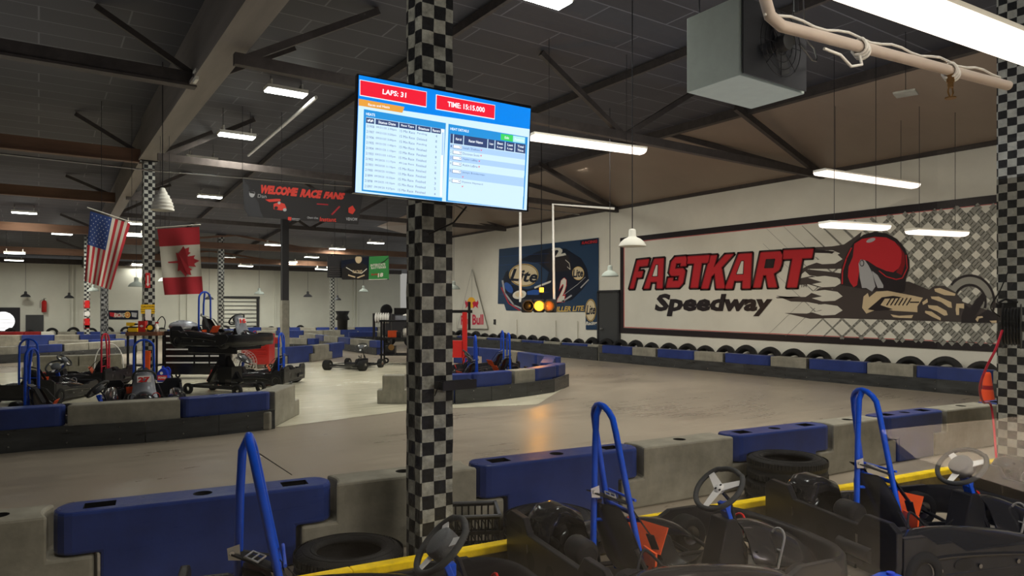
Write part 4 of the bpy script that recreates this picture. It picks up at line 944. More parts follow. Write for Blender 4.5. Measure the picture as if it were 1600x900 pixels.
def polyline(px, z=BH):
    return [Vector((p.x, p.y, 0)) for p in (G(x, y, z) for x, y in px)]
def run(px, pat, name, skirt=True, sh=.27, L_=(1.45, 1.0), offs=0, endgap=0):
    pts = polyline(px); tot = sum((pts[i+1]-pts[i]).length for i in range(len(pts)-1))
    def at(s):
        for i in range(len(pts)-1):
            l = (pts[i+1]-pts[i]).length
            if s <= l or i == len(pts)-2: return pts[i]+(pts[i+1]-pts[i])*(s/l)
            s -= l
    s = 0; k = 0; cnt = {}
    seq = []
    while s < tot-.3:
        kind = pat[k % len(pat)]; L = L_[1] if kind in ('grey','white') else L_[0]; L = min(L, tot-s)
        seq.append((kind, s, s+L)); s += L; k += 1
    for k, (kind, a, b) in enumerate(seq):
        cnt[kind] = cnt.get(kind, 0)+1; nth = ORD[min(19, cnt[kind]-1)]
        place_block(kind, at(a), at(b), '%s block %s, %s %s from its left end' % (kind, name, nth, kind), L_[1] if kind in ('grey','white') else L_[0], False, 'blocks '+name)
    if skirt:
        mb = MB(); rv = MB()
        for i in range(len(pts)-1):
            a, b = pts[i], pts[i+1]; d = (b-a); n = Vector((-d.y, d.x, 0)).normalized()
            if n.dot((a+b)/2) > 0: n = -n
            mb.bar(a+n*.045+Vector((0,0,sh/2)), b+n*.045+Vector((0,0,sh/2)), .03, sh)
            c = int(d.length/.55)
            for j in range(c):
                for zz in (.07, sh-.05):
                    q = a+d*((j+.5)/c)+n*.062+Vector((0,0,zz)); rv.ell(q, (.012,.012,.012), 0, 6, 4)
        o = mb.build('rubber_skirt', 'rubber_skirt'); tag(o, 'black rubber strip below the barrier '+name, 'rubber strip')
        rv.build('rivet_row', 'rivet', o)['kind'] = 'stuff'
run([(-150,650),(63,636),(227,628),(340,620),(427,613)], ['blue','grey'], 'of the island barrier at left', L_=(1.52,1.28))
run([(430,612),(465,599)], ['grey'], 'turning the end of the left island', skirt=False, L_=(1.4,1.0))
run([(597,586.5),(633,586.5)], ['grey'], 'alone left of the nearest column', skirt=False)
run([(658,587),(709,586.5),(765,583),(820,578),(862,573.5),(885,567)], ['blue','blue','grey','blue'], 'of the rounded island front', L_=(1.0,.62))
run([(864,567),(868,557)], ['blue'], 'closing the tip of the rounded island', L_=(1.3,1.0), skirt=False)
run([(700,541),(740,543),(787,547),(822,552),(862,558)], ['blue','blue','grey'], 'of the rounded island back', skirt=False, L_=(1.3,1.0))
bx_ = XR-1.0
def wp(y): 
    Y = bx_*ST+y*CT; X = bx_*CT-y*ST; return (800+F*X/Y, HZ+(EYE-BH)*F/Y)
run([wp(29), wp(24), wp(17.2)], ['blue','grey'], 'below the blue racing poster', sh=.44)
run([wp(17.1), wp(10), wp(6), wp(2)], ['blue','grey'], 'under the FASTKART banner')
run([(-60,518.8),(62,518.3)], ['red'], 'at far left, red row', skirt=False); run([(63,518.3),(82,518.2)], ['white'], 'at far left beside the red', skirt=False, L_=(1.4,1.0))
run([(90,518.3),(210,518.8)], ['grey','blue'], 'in the farthest left row', skirt=False)
run([(-60,524),(100,523.5),(230,522)], ['blue','grey'], 'in the second farthest left row', skirt=False)
run([(90,532),(150,531),(225,528)], ['grey','blue','grey'], 'in the third farthest left row', skirt=False)
run([(-90,546),(75,539),(112,537),(170,533.5),(212,530)], ['grey','grey','blue','grey'], 'in the curved left row')
run([(50,557),(165,554.5),(208,552.5)], ['grey','grey','blue'], 'just behind the red-hooped kart', skirt=False)
run([(400,546),(430,544),(480,541),(505,538.5),(540,534.5)], ['grey','blue','grey','blue'], 'behind the kart right of the wire fan', skirt=False)
run([(408,527),(450,528),(492,529)], ['red','grey','blue'], 'beside the bare steel column', skirt=True)
run([(475,520.5),(520,526),(590,533)], ['grey','grey','blue'], 'behind the bare kart chassis', skirt=True)
run([(372,511.5),(520,511.5),(636,510.5)], ['blue','grey'], 'in the row by the roll-up door', skirt=False)
run([(400,517),(520,516),(560,515)], ['grey','blue','grey'], 'next nearer than the roll-up door row', skirt=False)
run([(545,519),(636,518)], ['blue','grey'], 'in the row behind the pit cart', skirt=True)
run([(230,515),(372,514)], ['grey','blue'], 'in the row behind the black tool chest', skirt=False)
# ------------------------------------------------------------------ tyres
def tyre_mesh(R=.335, w=.19, r=.20, seg=40):
    mb = MB(); h = w/2
    prof = [(r,-h*.8),(r+.02,-h),(r+.06,-h*1.02),(R-.04,-h),(R-.012,-h*.82),(R,-h*.6),(R,-.012),(R-.008,-.008),(R-.008,.008),(R,.012),(R,h*.6),(R-.012,h*.82),(R-.04,h),(r+.06,h*1.02),(r+.02,h),(r,h*.8),(r+.012,h*.6),(R-.03,h*.55),(R-.03,-h*.55),(r+.012,-h*.6)]
    mb.lathe(prof, seg, 0, None, True, True)
    # tread lugs
    for k in range(seg*2):
        a = 2*PI*k/(seg*2)
        for s_ in (-1, 1):
            T = Matrix.Rotation(a, 4, 'Z') @ Matrix.Translation((R-.001, 0, s_*h*.62)); mb.box((0,0,0), (.012,.018,h*.5), 0, None) if False else mb.add([T @ Vector(v) for v in ((0,-.009,-h*.25),(0,.009,-h*.25),(0,.009,h*.25),(0,-.009,h*.25),(.007,-.007,-h*.24),(.007,.007,-h*.24),(.007,.007,h*.2),(.007,-.007,h*.2))], [(4,5,6,7),(0,1,5,4),(1,2,6,5),(2,3,7,6),(3,0,4,7)], 0)
    for rr in (.235, .285): mb.tube([(rr*math.cos(2*PI*i/40), rr*math.sin(2*PI*i/40), h*1.01) for i in range(40)], .004, 5, closed=True)
    return mb.mesh('tyre', ['tyre'])
TM = tyre_mesh()
def flat_tyre(X, Y, z, label, tilt=(0,0)):
    o = link('old_tyre', TM); p = C(X, Y, z+.098); o.location = p; o.rotation_euler = (tilt[0], tilt[1], random.random()*6); return tag(o, label, 'tyre')
flat_tyre(-1.03, 4.40, 0, 'worn black tyre lying flat left of the foot of the nearest column', (.02,0))
flat_tyre(.28, 5.12, 0, 'black tyre lying flat right of the milk crate, behind the kart seat')
flat_tyre(2.42, 6.17, 0, 'lower tyre of the stack of two before the blue barrier block'); flat_tyre(2.44, 6.18, .196, 'upper tyre of the stack of two before the blue barrier block')
mb = MB(); R=.33; mb.lathe([(.19,-.08),(.24,-.1),(R-.03,-.09),(R,-.05),(R,.05),(R-.03,.09),(.24,.1),(.19,.08),(.21,.04),(.21,-.04)], 28, 0, None, True, True); TM2 = mb.mesh('tyre', ['tyre'])
y = 2.2; k = 0
while y < 30:
    o = link('wall_tyre', TM2); s_ = .94+.16*random.random(); o.scale = (s_, s_, 1); o.location = (XR-.31-.03*random.random(), y, .345*s_); o.rotation_euler = (0, PI/2+.30+random.random()*.12, .25*(random.random()-.5))
    tag(o, 'black tyre standing on edge in the row between the right wall and its barrier', 'tyre', 'tyres lined up along the right wall'); y += .66+.08*random.random(); k += 1
x = -4.0
while x < 14.5:
    o = link('wall_tyre', TM2); s_ = .78+.2*random.random(); o.scale = (s_, s_, 1); o.location = (x, YF-.5, .335*s_); o.rotation_euler = (PI/2-.1, 0, .3*(random.random()-.5))
    tag(o, 'black tyre standing on edge in the row along the far wall', 'tyre', 'tyres lined up along the far wall'); x += .8+.25*random.random()
# ------------------------------------------------------------------ yellow rail and milk crate
rp = [C(-2.3,3.25), C(-.93,4.02), C(.08,4.55), C(1.08,5.08), C(1.67,5.36), C(3.06,6.02), C(4.85,6.94), C(6.5,7.7)]
e = empty('yellow_rail', (0,0,0), 0, 'long yellow painted kerb rail running behind the row of parked karts', 'kerb rail')
mb = MB(); m2 = MB()
for a, b in zip(rp, rp[1:]): mb.bar(a+Vector((0,0,.175)), b+Vector((0,0,.175)), .085, .05); m2.bar(a+Vector((0,0,.075)), b+Vector((0,0,.075)), .075, .15)
mb.build('top_rail', 'yellow_paint', e, bevel=.008); m2.build('striped_side', 'striped_wood', e)
e = empty('milk_crate', C(-.27, 4.86, 0), .12-TH, 'black plastic milk crate standing right of the foot of the nearest column', 'crate')
mb = MB(); a = .165; h = .30
for z in (h-.012, h*.62, h*.32, .012):
    for s_ in (-1, 1): mb.box((s_*a,0,z), (.012,2*a,.024)); mb.box((0,s_*a,z), (2*a,.012,.024))
for k in range(8):
    t = -a+2*a*k/7
    for s_ in (-1, 1):
        mb.box((s_*a,t,h/2), (.008,.012,h)); mb.box((t,s_*a,h/2), (.012,.008,h)); 
        if k < 7: mb.bar((s_*a,t,h*.3), (s_*a,t+.047,h*.62), .006, .008); mb.bar((t,s_*a,h*.62), (t+.047,s_*a,h*.3), .006, .008)
    mb.box((t,0,.01), (.01,2*a,.01)); mb.box((0,t,.01), (2*a,.01,.01))
mb.build('lattice_body', 'black_plastic', e); mb = MB()
for s_ in (-1, 1): mb.box((s_*(a+.004),0,h), (.024,2*a+.03,.014)); mb.box((0,s_*(a+.004),h), (2*a+.03,.024,.014))
mb.build('rim', 'pad_grey', e, bevel=.003)

# ------------------------------------------------------------------ karts
KM = {}
def kpart(name, key, fn, mats, parent, bevel=0, solid=0, sub=0):
    if key not in KM:
        mb = MB(); fn(mb); KM[key] = mb.mesh(name, [mats] if isinstance(mats, str) else mats)
    o = link(name, KM[key], parent)
    if solid: md = o.modifiers.new('t', 'SOLIDIFY'); md.thickness = solid; md.offset = 0
    if bevel: md = o.modifiers.new('b', 'BEVEL'); md.width = bevel; md.segments = 2; md.limit_method = 'ANGLE'; md.angle_limit = .6
    if sub: md = o.modifiers.new('s', 'SUBSURF'); md.levels = sub; md.render_levels = sub
    return o
def curve(pts, n=6):     # Catmull-Rom
    P_ = [Vector(p) for p in pts]; out = []
    for i in range(len(P_)-1):
        a = P_[max(i-1,0)]; b = P_[i]; c = P_[i+1]; d = P_[min(i+2, len(P_)-1)]
        for k in range(n):
            t = k/n; out.append(.5*((2*b)+(c-a)*t+(2*a-5*b+4*c-d)*t*t+(3*b-a-3*c+d)*t*t*t))
    out.append(P_[-1]); return out
def f_frame(mb):
    for s_ in (-1, 1):
        mb.tube(curve([(-.32,.34*s_,.13),(0,.33*s_,.11),(.5,.30*s_,.09),(.95,.26*s_,.09),(1.2,.16*s_,.09),(1.36,.10*s_,.1)]), .016, 8)
        mb.tube([(.05,.33*s_,.11),(.05,.6*s_,.12),(.85,.6*s_,.12),(.85,.28*s_,.1)], .012, 8)
        mb.tube([(1.0,.24*s_,.1),(1.02,.50*s_,.13)], .014, 8)
    for x in (-.32, .1, .55, 1.02, 1.3): mb.tube([(x,-.3 if x < 1 else -.2,.1),(x,.3 if x < 1 else .2,.1)], .014, 8)
    mb.tube([(-.12,-.52,.14),(-.12,.52,.14)], .018, 10)
def f_pan(mb): mb.poly([(.1,-.31,.085),(.95,-.26,.085),(1.3,-.14,.085),(1.3,.14,.085),(.95,.26,.085),(.1,.31,.085)])
def f_tread(r, w, x):
    def f(mb):
        T = Matrix.Rotation(PI/2, 4, 'X')
        mb.lathe([(r*.5,-w*.42),(r*.55,-w/2),(r*.85,-w/2),(r*.96,-w*.42),(r,-w*.3),(r,w*.3),(r*.96,w*.42),(r*.85,w/2),(r*.55,w/2),(r*.5,w*.42)], 28, 0, T, True, True)
    return f
def f_rim(r, w):
    def f(mb):
        T = Matrix.Rotation(PI/2, 4, 'X')
        mb.lathe([(0,-w*.3),(r*.2,-w*.34),(r*.22,-w*.2),(r*.4,-w*.15),(r*.48,-w*.42),(r*.52,-w*.44),(r*.52,w*.44),(r*.48,w*.42),(r*.4,w*.15),(r*.22,w*.2),(r*.2,w*.34),(0,w*.3)], 20, 0, T)
    return f
def f_seat(mb):
    prof = [(.62,.17,.17),(.52,.12,.19),(.38,.095,.20),(.24,.11,.205),(.14,.17,.205),(.08,.28,.205),(.03,.42,.19),(-.01,.53,.15),(-.02,.60,.08)]
    vs = []; nu = 12
    for (x, z, w) in prof:
        up = x > .1
        for i in range(nu+1):
            t = -1+2*i/nu; e_ = abs(t)**3
            vs.append((x+(.10*e_ if not up else 0), t*w, z+(.13*e_ if up else -.01*e_)))
    fs = []
    for j in range(len(prof)-1):
        for i in range(nu): fs.append((j*(nu+1)+i, j*(nu+1)+i+1, (j+1)*(nu+1)+i+1, (j+1)*(nu+1)+i))
    mb.add(vs, fs, 0, True)
def f_side(s_):
    def f(mb):
        poly_ = [(-.262,.10),(-.22,.06),(1.02,.06),(1.16,.12),(1.22,.24),(1.16,.29),(.92,.29),(.84,.25),(.2,.25),(.1,.31),(-.02,.31),(-.1,.36),(-.262,.36)]
        T = Matrix.Translation((0,.59*s_+.02,0)) @ Matrix.Rotation(PI/2, 4, 'X')
        mb.prism(poly_, .04, 0, T)
        for x in (.0,.3,.6,.9): mb.cyl((x,.595*s_,.15), (x,(.595+.026)*s_,.15), .014, 8, 1)
        for x in (.18,.75): 
            T2 = Matrix.Translation((x,.613*s_,.17)) @ Matrix.Rotation(PI/2, 4, 'X'); disc(mb, 0, 0, .075, .035, 2, 0, T2, 20)
    return f
def f_front(mb):
    base = curve([(1.12,-.59,0),(1.30,-.55,0),(1.41,-.42,0),(1.45,-.2,0),(1.46,0,0),(1.45,.2,0),(1.41,.42,0),(1.30,.55,0),(1.12,.59,0)], 5)
    n = len(base); vs = []
    for p in base:
        for z, o in ((.06,0),(.16,.02),(.26,.01),(.29,-.02),(.26,-.05),(.08,-.06)): vs.append((p.x+o*min(1,max(0,(p.x-1.1)*4)), p.y*(1+o*.4), z))
    fs = []
    for i in range(n-1):
        for k in range(6): fs.append((i*6+k, i*6+(k+1) % 6, (i+1)*6+(k+1) % 6, (i+1)*6+k))
    fs += [tuple(range(6)), tuple(range((n-1)*6, n*6))[::-1]]
    mb.add(vs, fs, 0, True)
def f_rear(mb):
    T = Matrix.Translation((-.315,0,0)) @ Matrix.Rotation(PI/2, 4, 'Z') @ Matrix.Rotation(PI/2, 4, 'X')
    mb.prism([(-.59,.09),(.59,.09),(.61,.2),(.61,.40),(.55,.44),(.36,.44),(.30,.36),(-.30,.36),(-.36,.44),(-.55,.44),(-.61,.40),(-.61,.2)], .045, 0, T)
    for y in (-.46, .46):
        for xx in (-.318, -.267):
            mb.poly([(xx, y+a*.09, .36+b*.022) for a, b in ((-1,-.6),(-.8,-1),(.8,-1),(1,-.6),(1,.6),(.8,1),(-.8,1),(-1,.6))], 1)
    for y in (-.25, 0, .25):
        for xx in (-.318, -.267): disc(mb, 0, 0, .055, .055, 1, 0, Matrix.Translation((xx,y,.22)) @ Matrix.Rotation(PI/2, 4, 'Z') @ Matrix.Rotation(PI/2, 4, 'X'), 18)
def f_pod(s_):
    def f(mb):
        xs = [-.26,-.14,.06,.3,.55,.75,.9,.98] if s_ < 0 else [-.05,.05,.2,.4,.6,.78,.9,.98]; hs = [.25,.36,.375,.355,.32,.28,.24,.17] if s_ < 0 else [.20,.30,.335,.33,.31,.28,.24,.17]; vs = []
        ys = [.36,.39,.45,.52,.58,.62]; sh = [.55,.85,1,.97,.8,.45]
        for x, h in zip(xs, hs):
            for y, q in zip(ys, sh): vs.append((x, y*s_, .08+(h-.08)*q))
        fs = []; K = len(ys)
        for i in range(len(xs)-1):
            for k in range(K-1): fs.append((i*K+k, i*K+k+1, (i+1)*K+k+1, (i+1)*K+k))
        mb.add(vs, fs, 0, True)
    return f
def f_nose(mb):
    vs = []; xs = [.98,1.08,1.2,1.32,1.42,1.47]; hs = [.36,.37,.34,.29,.23,.16]; ws = [.17,.21,.25,.29,.3,.28]; nu = 10
    for x, h, w in zip(xs, hs, ws):
        for i in range(nu+1):
            t = -1+2*i/nu; vs.append((x, t*w, .12+(h-.12)*(1-abs(t)**2.6)))
    fs = [(j*(nu+1)+i, j*(nu+1)+i+1, (j+1)*(nu+1)+i+1, (j+1)*(nu+1)+i) for j in range(5) for i in range(nu)]
    mb.add(vs, fs, 0, True)
def f_fairing(mb):
    vs = []; nu = 10; rows = [(.93,.66,.11),(.96,.67,.13),(1.0,.60,.15),(1.03,.50,.16),(1.06,.40,.17),(1.13,.30,.20),(1.22,.22,.22)]
    for x, z, w in rows:
        for i in range(nu+1):
            t = -1+2*i/nu; vs.append((x-.06*t*t, t*w, z-.03*t*t))
    fs = [(j*(nu+1)+i, j*(nu+1)+i+1, (j+1)*(nu+1)+i+1, (j+1)*(nu+1)+i) for j in range(len(rows)-1) for i in range(nu)]
    mb.add(vs, fs, 0, True)
def f_hoop(mb):
    top = 1.15
    def leg(s_, z): t = (top-z)/(top-.14); return (.01+.20*t, s_*(.105+.045*t), z)
    pts_ = [leg(-1, .14), leg(-1, .5), leg(-1, .85), leg(-1, 1.0)]
    for i in range(1, 8):
        a = PI*i/8; pts_.append((.035-.03*math.sin(a), -.112*math.cos(a), 1.04+.11*math.sin(a)))
    pts_ += [leg(1, 1.0), leg(1, .85), leg(1, .5), leg(1, .14)]
    mb.tube(pts_, .0185, 12)
    mb.tube([(.005,0,1.145),(-.02,0,1.09),(-.03,0,.9),(-.045,0,.14)], .0185, 12)
    mb.tube([leg(-1,.55), leg(1,.55)], .014, 10); mb.tube([(-.04,-.0,.5),(.19,-.125,.5)], .011, 8)
    mb.cyl((.15,-.14,.62), (.15,.14,.62), .008, 8)
def f_hoop2(mb):
    top = 1.15
    pts_ = [(0,-.16,.14),(0,-.16,.6),(0,-.155,.98)]+[(0,-.155*math.cos(PI*i/10),1.0+.15*math.sin(PI*i/10)) for i in range(1,10)]+[(0,.155,.98),(0,.16,.6),(0,.16,.14)]
    mb.tube(pts_, .0185, 12); mb.tube([(0,0,1.14),(-.03,0,.9),(-.05,0,.14)], .0185, 12); mb.tube([(0,-.16,.45),(0,.16,.45)], .012, 8)
def f_belt(mb):
    mb.bar((-.055,-.02,.665), (.12,-.11,.60), .065, .008); mb.bar((.12,-.11,.60), (.24,-.15,.42), .065, .006); mb.bar((.24,-.15,.42), (.34,-.10,.25), .05, .005)
    mb.bar((-.05,.02,.66), (.12,.12,.58), .05, .005); mb.bar((.12,.12,.58), (.26,.15,.4), .05, .005)
def f_buckle(mb):
    a = Vector((.03,-.062,.640)); d = Vector((.175,-.09,-.065)).normalized(); u = Vector((0,0,1)).cross(d).normalized(); n = d.cross(u)
    q = [a-d*.03-u*.035, a+d*.03-u*.035, a+d*.03+u*.035, a-d*.03+u*.035]; q = [p+n*.008 for p in q]
    mb.tube(q, .0055, 6, closed=True); mb.tube([(q[0]+q[1])/2, (q[2]+q[3])/2], .004, 6)
    b = Vector((-.06,-.012,.668)); mb.poly([b+Vector((-.015,-.03,-.03)), b+Vector((.035,-.035,-.035)), b+Vector((.03,-.035,.035)), b+Vector((-.02,-.028,.02))]); mb.cyl(b+Vector((0,-.04,0)), b+Vector((0,-.02,0)), .01, 8)
WC = Vector((.86,.0,.585)); WN = Vector((-.70,0,.714))
WT = Matrix((Vector((0,1,0)), WN.cross(Vector((0,1,0))), WN)).transposed().to_4x4(); WT.translation = WC
def f_wrim(mb): mb.tube([WT @ Vector((.168*math.cos(2*PI*i/36), .160*math.sin(2*PI*i/36)*(1 if math.sin(2*PI*i/36) > -.82 else .92), 0)) for i in range(36)], .0165, 12, closed=True)
def f_wspoke(mb):
    for a in (PI/2, PI*7/6, PI*11/6):
        c, s_ = math.cos(a), math.sin(a); p = lambda r, w, z: WT @ Vector((r*c-w*s_, r*s_+w*c, z))
        mb.add([p(.01,-.030,-.002), p(.158,-.019,.004), p(.158,.019,.004), p(.01,.030,-.002), p(.01,-.030,-.008), p(.158,-.019,-.002), p(.158,.019,-.002), p(.01,.030,-.008)], [(0,1,2,3),(7,6,5,4),(0,4,5,1),(2,6,7,3),(1,5,6,2)], 0)
    mb.lathe([(0,.002),(.034,.001),(.036,-.02)], 16, 0, WT)
    for k in range(3):
        a = 2*PI*k/3+.5; mb.lathe([(0,.004),(.008,.003),(.009,-.01)], 8, 1, WT @ Matrix.Translation((.022*math.cos(a), .022*math.sin(a), 0)))
def f_wpad(mb):
    mb.lathe([(0,.034),(.068,.033),(.077,.026),(.079,.0),(.076,-.045),(.06,-.05),(0,-.05)], 28, 0, WT)
def f_col(mb):
    mb.tube([WC, WC-WN*.12, (1.03,0,.25), (1.1,0,.15)], .012, 8); mb.bar((.93,-.05,.36), (1.03,-.1,.1), .02, .02); mb.bar((.93,.05,.36), (1.03,.1,.1), .02, .02)
def f_bracket(mb):
    mb.prism([(.78,.10),(1.02,.10),(.98,.33),(.93,.40),(.86,.40)], .16, 0, Matrix.Translation((0,.08,0)) @ Matrix.Rotation(PI/2, 4, 'X'))
def f_bracket2(mb): mb.bar((.92,-.02,.38), (.87,-.02,.50), .07, .03); mb.bar((.895,-.02,.44), (.895,-.02,.5), .05, .05)
def f_pedal(s_):
    def f(mb):
        y = .17*s_
        pts_ = [(1.12,y-.055,.12)]+[(1.17+.02*math.sin(PI*i/8), y-.055*math.cos(PI*i/8)*1.0, .28+.06*math.sin(PI*i/8)) for i in range(9)]+[(1.12,y+.055,.12)]
        mb.tube(pts_, .0075, 8); mb.tube([(1.155,y-.055,.22),(1.155,y+.055,.22)], .006, 6)
    return f
def f_res(mb): mb.cyl((1.03,-.12,.1), (1.03,-.12,.19), .035, 14)
def f_rescap(mb): mb.cyl((1.03,-.12,.19), (1.03,-.12,.215), .038, 14)
def f_engine(mb):
    mb.box((.02,-.45,.20), (.26,.20,.18)); mb.box((.16,-.43,.22), (.14,.14,.16)); 
    for k in range(6): mb.box((.12+k*.024,-.43,.25), (.008,.17,.14), 0)
    mb.cyl((-.02,-.40,.28), (-.02,-.40,.33), .06, 18); mb.cyl((-.02,-.30,.22), (-.02,-.36,.22), .10, 18)
    mb.tube(curve([(.15,-.5,.2),(-.05,-.56,.16),(-.22,-.5,.16),(-.32,-.35,.2)]), .022, 8); mb.cyl((-.3,-.42,.2), (-.3,-.15,.2), .05, 14)
    mb.tube(curve([(.0,-.38,.33),(.1,-.3,.4),(.2,-.34,.3)]), .008, 6)
def f_tank(mb): mb.tube([(-.16,-.16,.36),(-.16,-.14,.36),(-.16,.0,.36),(-.16,.02,.36)], [.05,.075,.075,.05], 18); mb.box((-.16,-.07,.27), (.1,.1,.1))
def f_cover(mb):
    vs = []; nu = 12; rows = [(-.25,.20,.14),(-.25,.34,.15),(-.23,.43,.155),(-.17,.485,.15),(-.08,.50,.145),(.03,.46,.14),(.08,.34,.135),(.08,.22,.13)]
    for x, z, w in rows:
        for i in range(nu+1):
            t = -1+2*i/nu; vs.append((x+(.03*t*t if x < -.2 else 0), .37+t*w, z-(.08 if z > .3 else .02)*abs(t)**7))
    fs = [(j*(nu+1)+i, j*(nu+1)+i+1, (j+1)*(nu+1)+i+1, (j+1)*(nu+1)+i) for j in range(len(rows)-1) for i in range(nu)]
    mb.add(vs, fs, 0, True)
    for (x, y, z) in ((-.235,.31,.405),(-.235,.38,.41),(-.25,.34,.35),(-.25,.41,.355),(-.235,.45,.40),(-.252,.37,.29)):
        disc(mb, 0, 0, .020, .017, 1, 0, Matrix.Translation((x-.010+(.015 if z > .42 else 0)-(.004),y,z)) @ Matrix.Rotation(.28, 4, 'Y') @ Matrix.Rotation(PI/2, 4, 'Z') @ Matrix.Rotation(PI/2, 4, 'X'), 14)
def f_shield(mb): mb.bar((.26,-.02,.30), (.33,.0,.44), .30, .006); mb.bar((.2,-.2,.25), (.20,-.21,.36), .012, .12)
def f_strut(k):
    return lambda mb: mb.tube([[(-.30,-.3,.14),(-.31,-.3,.3)], [(-.30,.3,.14),(-.31,.3,.3)], [(.2,.33,.1),(.1,.22,.38)], [(.2,-.33,.1),(.1,-.22,.38)]][k], .011, 8)
def make_kart(X, Y, deg, label, hoop='hoop_blue', wheel='pad', cover=False, fairing=None, bare=False, z=0.0, number='27', nose='gloss_black', scale=1.0, pods=True, group=None, side=True):
    e = empty('go_kart', C(X, Y, z), math.radians(deg)-TH, label, 'go-kart', group)
    if scale != 1: e.scale = (scale,)*3
    kpart('chassis_frame', 'frame', f_frame, 'dark_steel', e)
    kpart('floor_pan', 'pan', f_pan, 'black_plastic', e)
    for i, (x, y, r, w) in enumerate(((-.12,.53,.14,.20),(-.12,-.53,.14,.20),(1.02,.52,.128,.13),(1.02,-.52,.128,.13))):
        t = kpart('wheel', 'tr%.3f' % r, f_tread(r, w, 0), 'tread', e); t.location = (x, y, r)
        kpart('rim', 'rm%.3f' % r, f_rim(r, w), 'steel', t)
    kpart('steering_column', 'col', f_col, 'dark_steel', e)
    kpart('engine', 'eng', f_engine, 'dark_steel', e)
    if not bare:
        kpart('seat', 'seat', f_seat, 'seat_plastic', e, solid=.008, sub=1)
        if side: kpart('side_bumper', 'sideR', f_side(-1), ['black_plastic','steel','black'], e, bevel=.006); kpart('side_bumper', 'sideL', f_side(1), ['black_plastic','steel','black'], e, bevel=.006)
        kpart('front_bumper', 'front', f_front, 'black_plastic', e)
        kpart('rear_bumper', 'rear', f_rear, ['black_plastic','black'], e, bevel=.008)
        h = kpart('roll_hoop', 'hoop2' if Y > 9 else 'hoop', f_hoop2 if Y > 9 else f_hoop, 'hoop_blue', e)
        if hoop != 'hoop_blue': h.data = h.data.copy(); h.data.materials[0] = M[hoop]
        b = kpart('seat_belt', 'belt', f_belt, 'webbing', e); kpart('buckle', 'buckle', f_buckle, 'chrome', b)
        if pods: kpart('side_pod', 'podR', f_pod(-1), 'gloss_black', e, solid=.006, sub=1); kpart('side_pod', 'podL', f_pod(1), 'gloss_black', e, solid=.006, sub=1)
        kpart('nose_cone', 'nose'+nose, f_nose, nose, e, solid=.006, sub=1)
        kpart('pedal', 'pedL', f_pedal(1), 'red_enamel', e)['label'] = 'red pedal frame'; kpart('pedal', 'pedR', f_pedal(-1), 'chrome', e)
        kpart('heat_shield', 'shield', f_shield, 'orange_paint', e)
        r_ = kpart('brake_reservoir', 'res', f_res, 'lamp_white', e); kpart('cap', 'rescap', f_rescap, 'black', r_)
        kpart('fuel_tank', 'tank', f_tank, 'black_plastic', e, bevel=.015)
        for k_ in range(4): kpart('seat_strut', 'strut%d' % k_, f_strut(k_), 'steel', e)
        kpart('steering_support', 'brk', f_bracket, 'dark_steel', e, bevel=.01); kpart('blue_bracket', 'brk2', f_bracket2, 'hoop_blue', e, bevel=.006)
    w = kpart('steering_wheel', 'wrim', f_wrim, 'rim_grip', e)
    if wheel == 'pad': kpart('hub_pad', 'wpad', f_wpad, 'pad_grey', w)
    kpart('spokes', 'wspk', f_wspoke, ['spoke_metal','dark_steel'], w)
    if cover: kpart('engine_cover', 'cover', f_cover, ['gloss_black','black'], e, solid=.006)
    if fairing:
        f = kpart('front_fairing', 'fair'+fairing, f_fairing, fairing, e, solid=.006, sub=1)
        def f_plate(mb):
            mb.poly([(1.003,-.10,.605),(1.025,-.10,.50),(1.025,.10,.50),(1.003,.10,.605)], 0)
            T = frame(Vector((1.036,-.085,.505)), (0,1,0), (-.2,0,1)); put_text(mb, number, 0, .17, 0, .085, 1, T, bold=.05, z=0)
        KM.pop('plate', None); kpart('number_plate', 'plate', f_plate, ['label_white','label_red'], f)
    return e
make_kart(-1.14, 3.0, 20, 'go-kart at the bottom left with a round padded steering wheel before the nearest column', cover=False, fairing=None, nose='silver_body')
make_kart(.50, 3.98, 24, 'middle go-kart in the front row with a bright three-spoked steering wheel', wheel='spoke', cover=True)
make_kart(2.36, 4.70, 16, 'go-kart at right in the front row, its blue hoop before the grey barrier block', cover=True)
make_kart(4.25, 5.28, 14, 'go-kart at the right edge beside the hose reel, only its blue hoop clear', cover=True)
make_kart(-6.62, 9.6, 6, 'go-kart cut by the left edge just behind the island barrier')
make_kart(-8.68, 12.5, 95, 'blue-hooped go-kart seen from behind, left of the red-hooped one')
make_kart(-8.82, 15.1, 183, 'go-kart with the red roll hoop, parked side on', hoop='hoop_red', wheel='pad')
make_kart(-6.45, 12.2, -62, 'go-kart facing the viewer with a red number 27 on its silver fairing', fairing='silver_body', number='27')
kl = make_kart(-6.20, 14.05, -22, 'go-kart raised on the lift table in front of the black tool chest', fairing='silver_body', number='15', z=.93, scale=.96)
make_kart(-5.15, 15.55, 176, 'black go-kart parked side on right of the wire fan', wheel='pad')
make_kart(-4.55, 19.2, 75, 'bare kart chassis without bodywork in the middle of the pit floor', bare=True)
make_kart(-.74, 14.0, 190, 'nearest go-kart parked inside the rounded island right of the column')
make_kart(-.08, 15.5, 192, 'middle go-kart parked inside the rounded island right of the column')
make_kart(-.24, 17.1, 192, 'rearmost go-kart parked inside the rounded island right of the column')
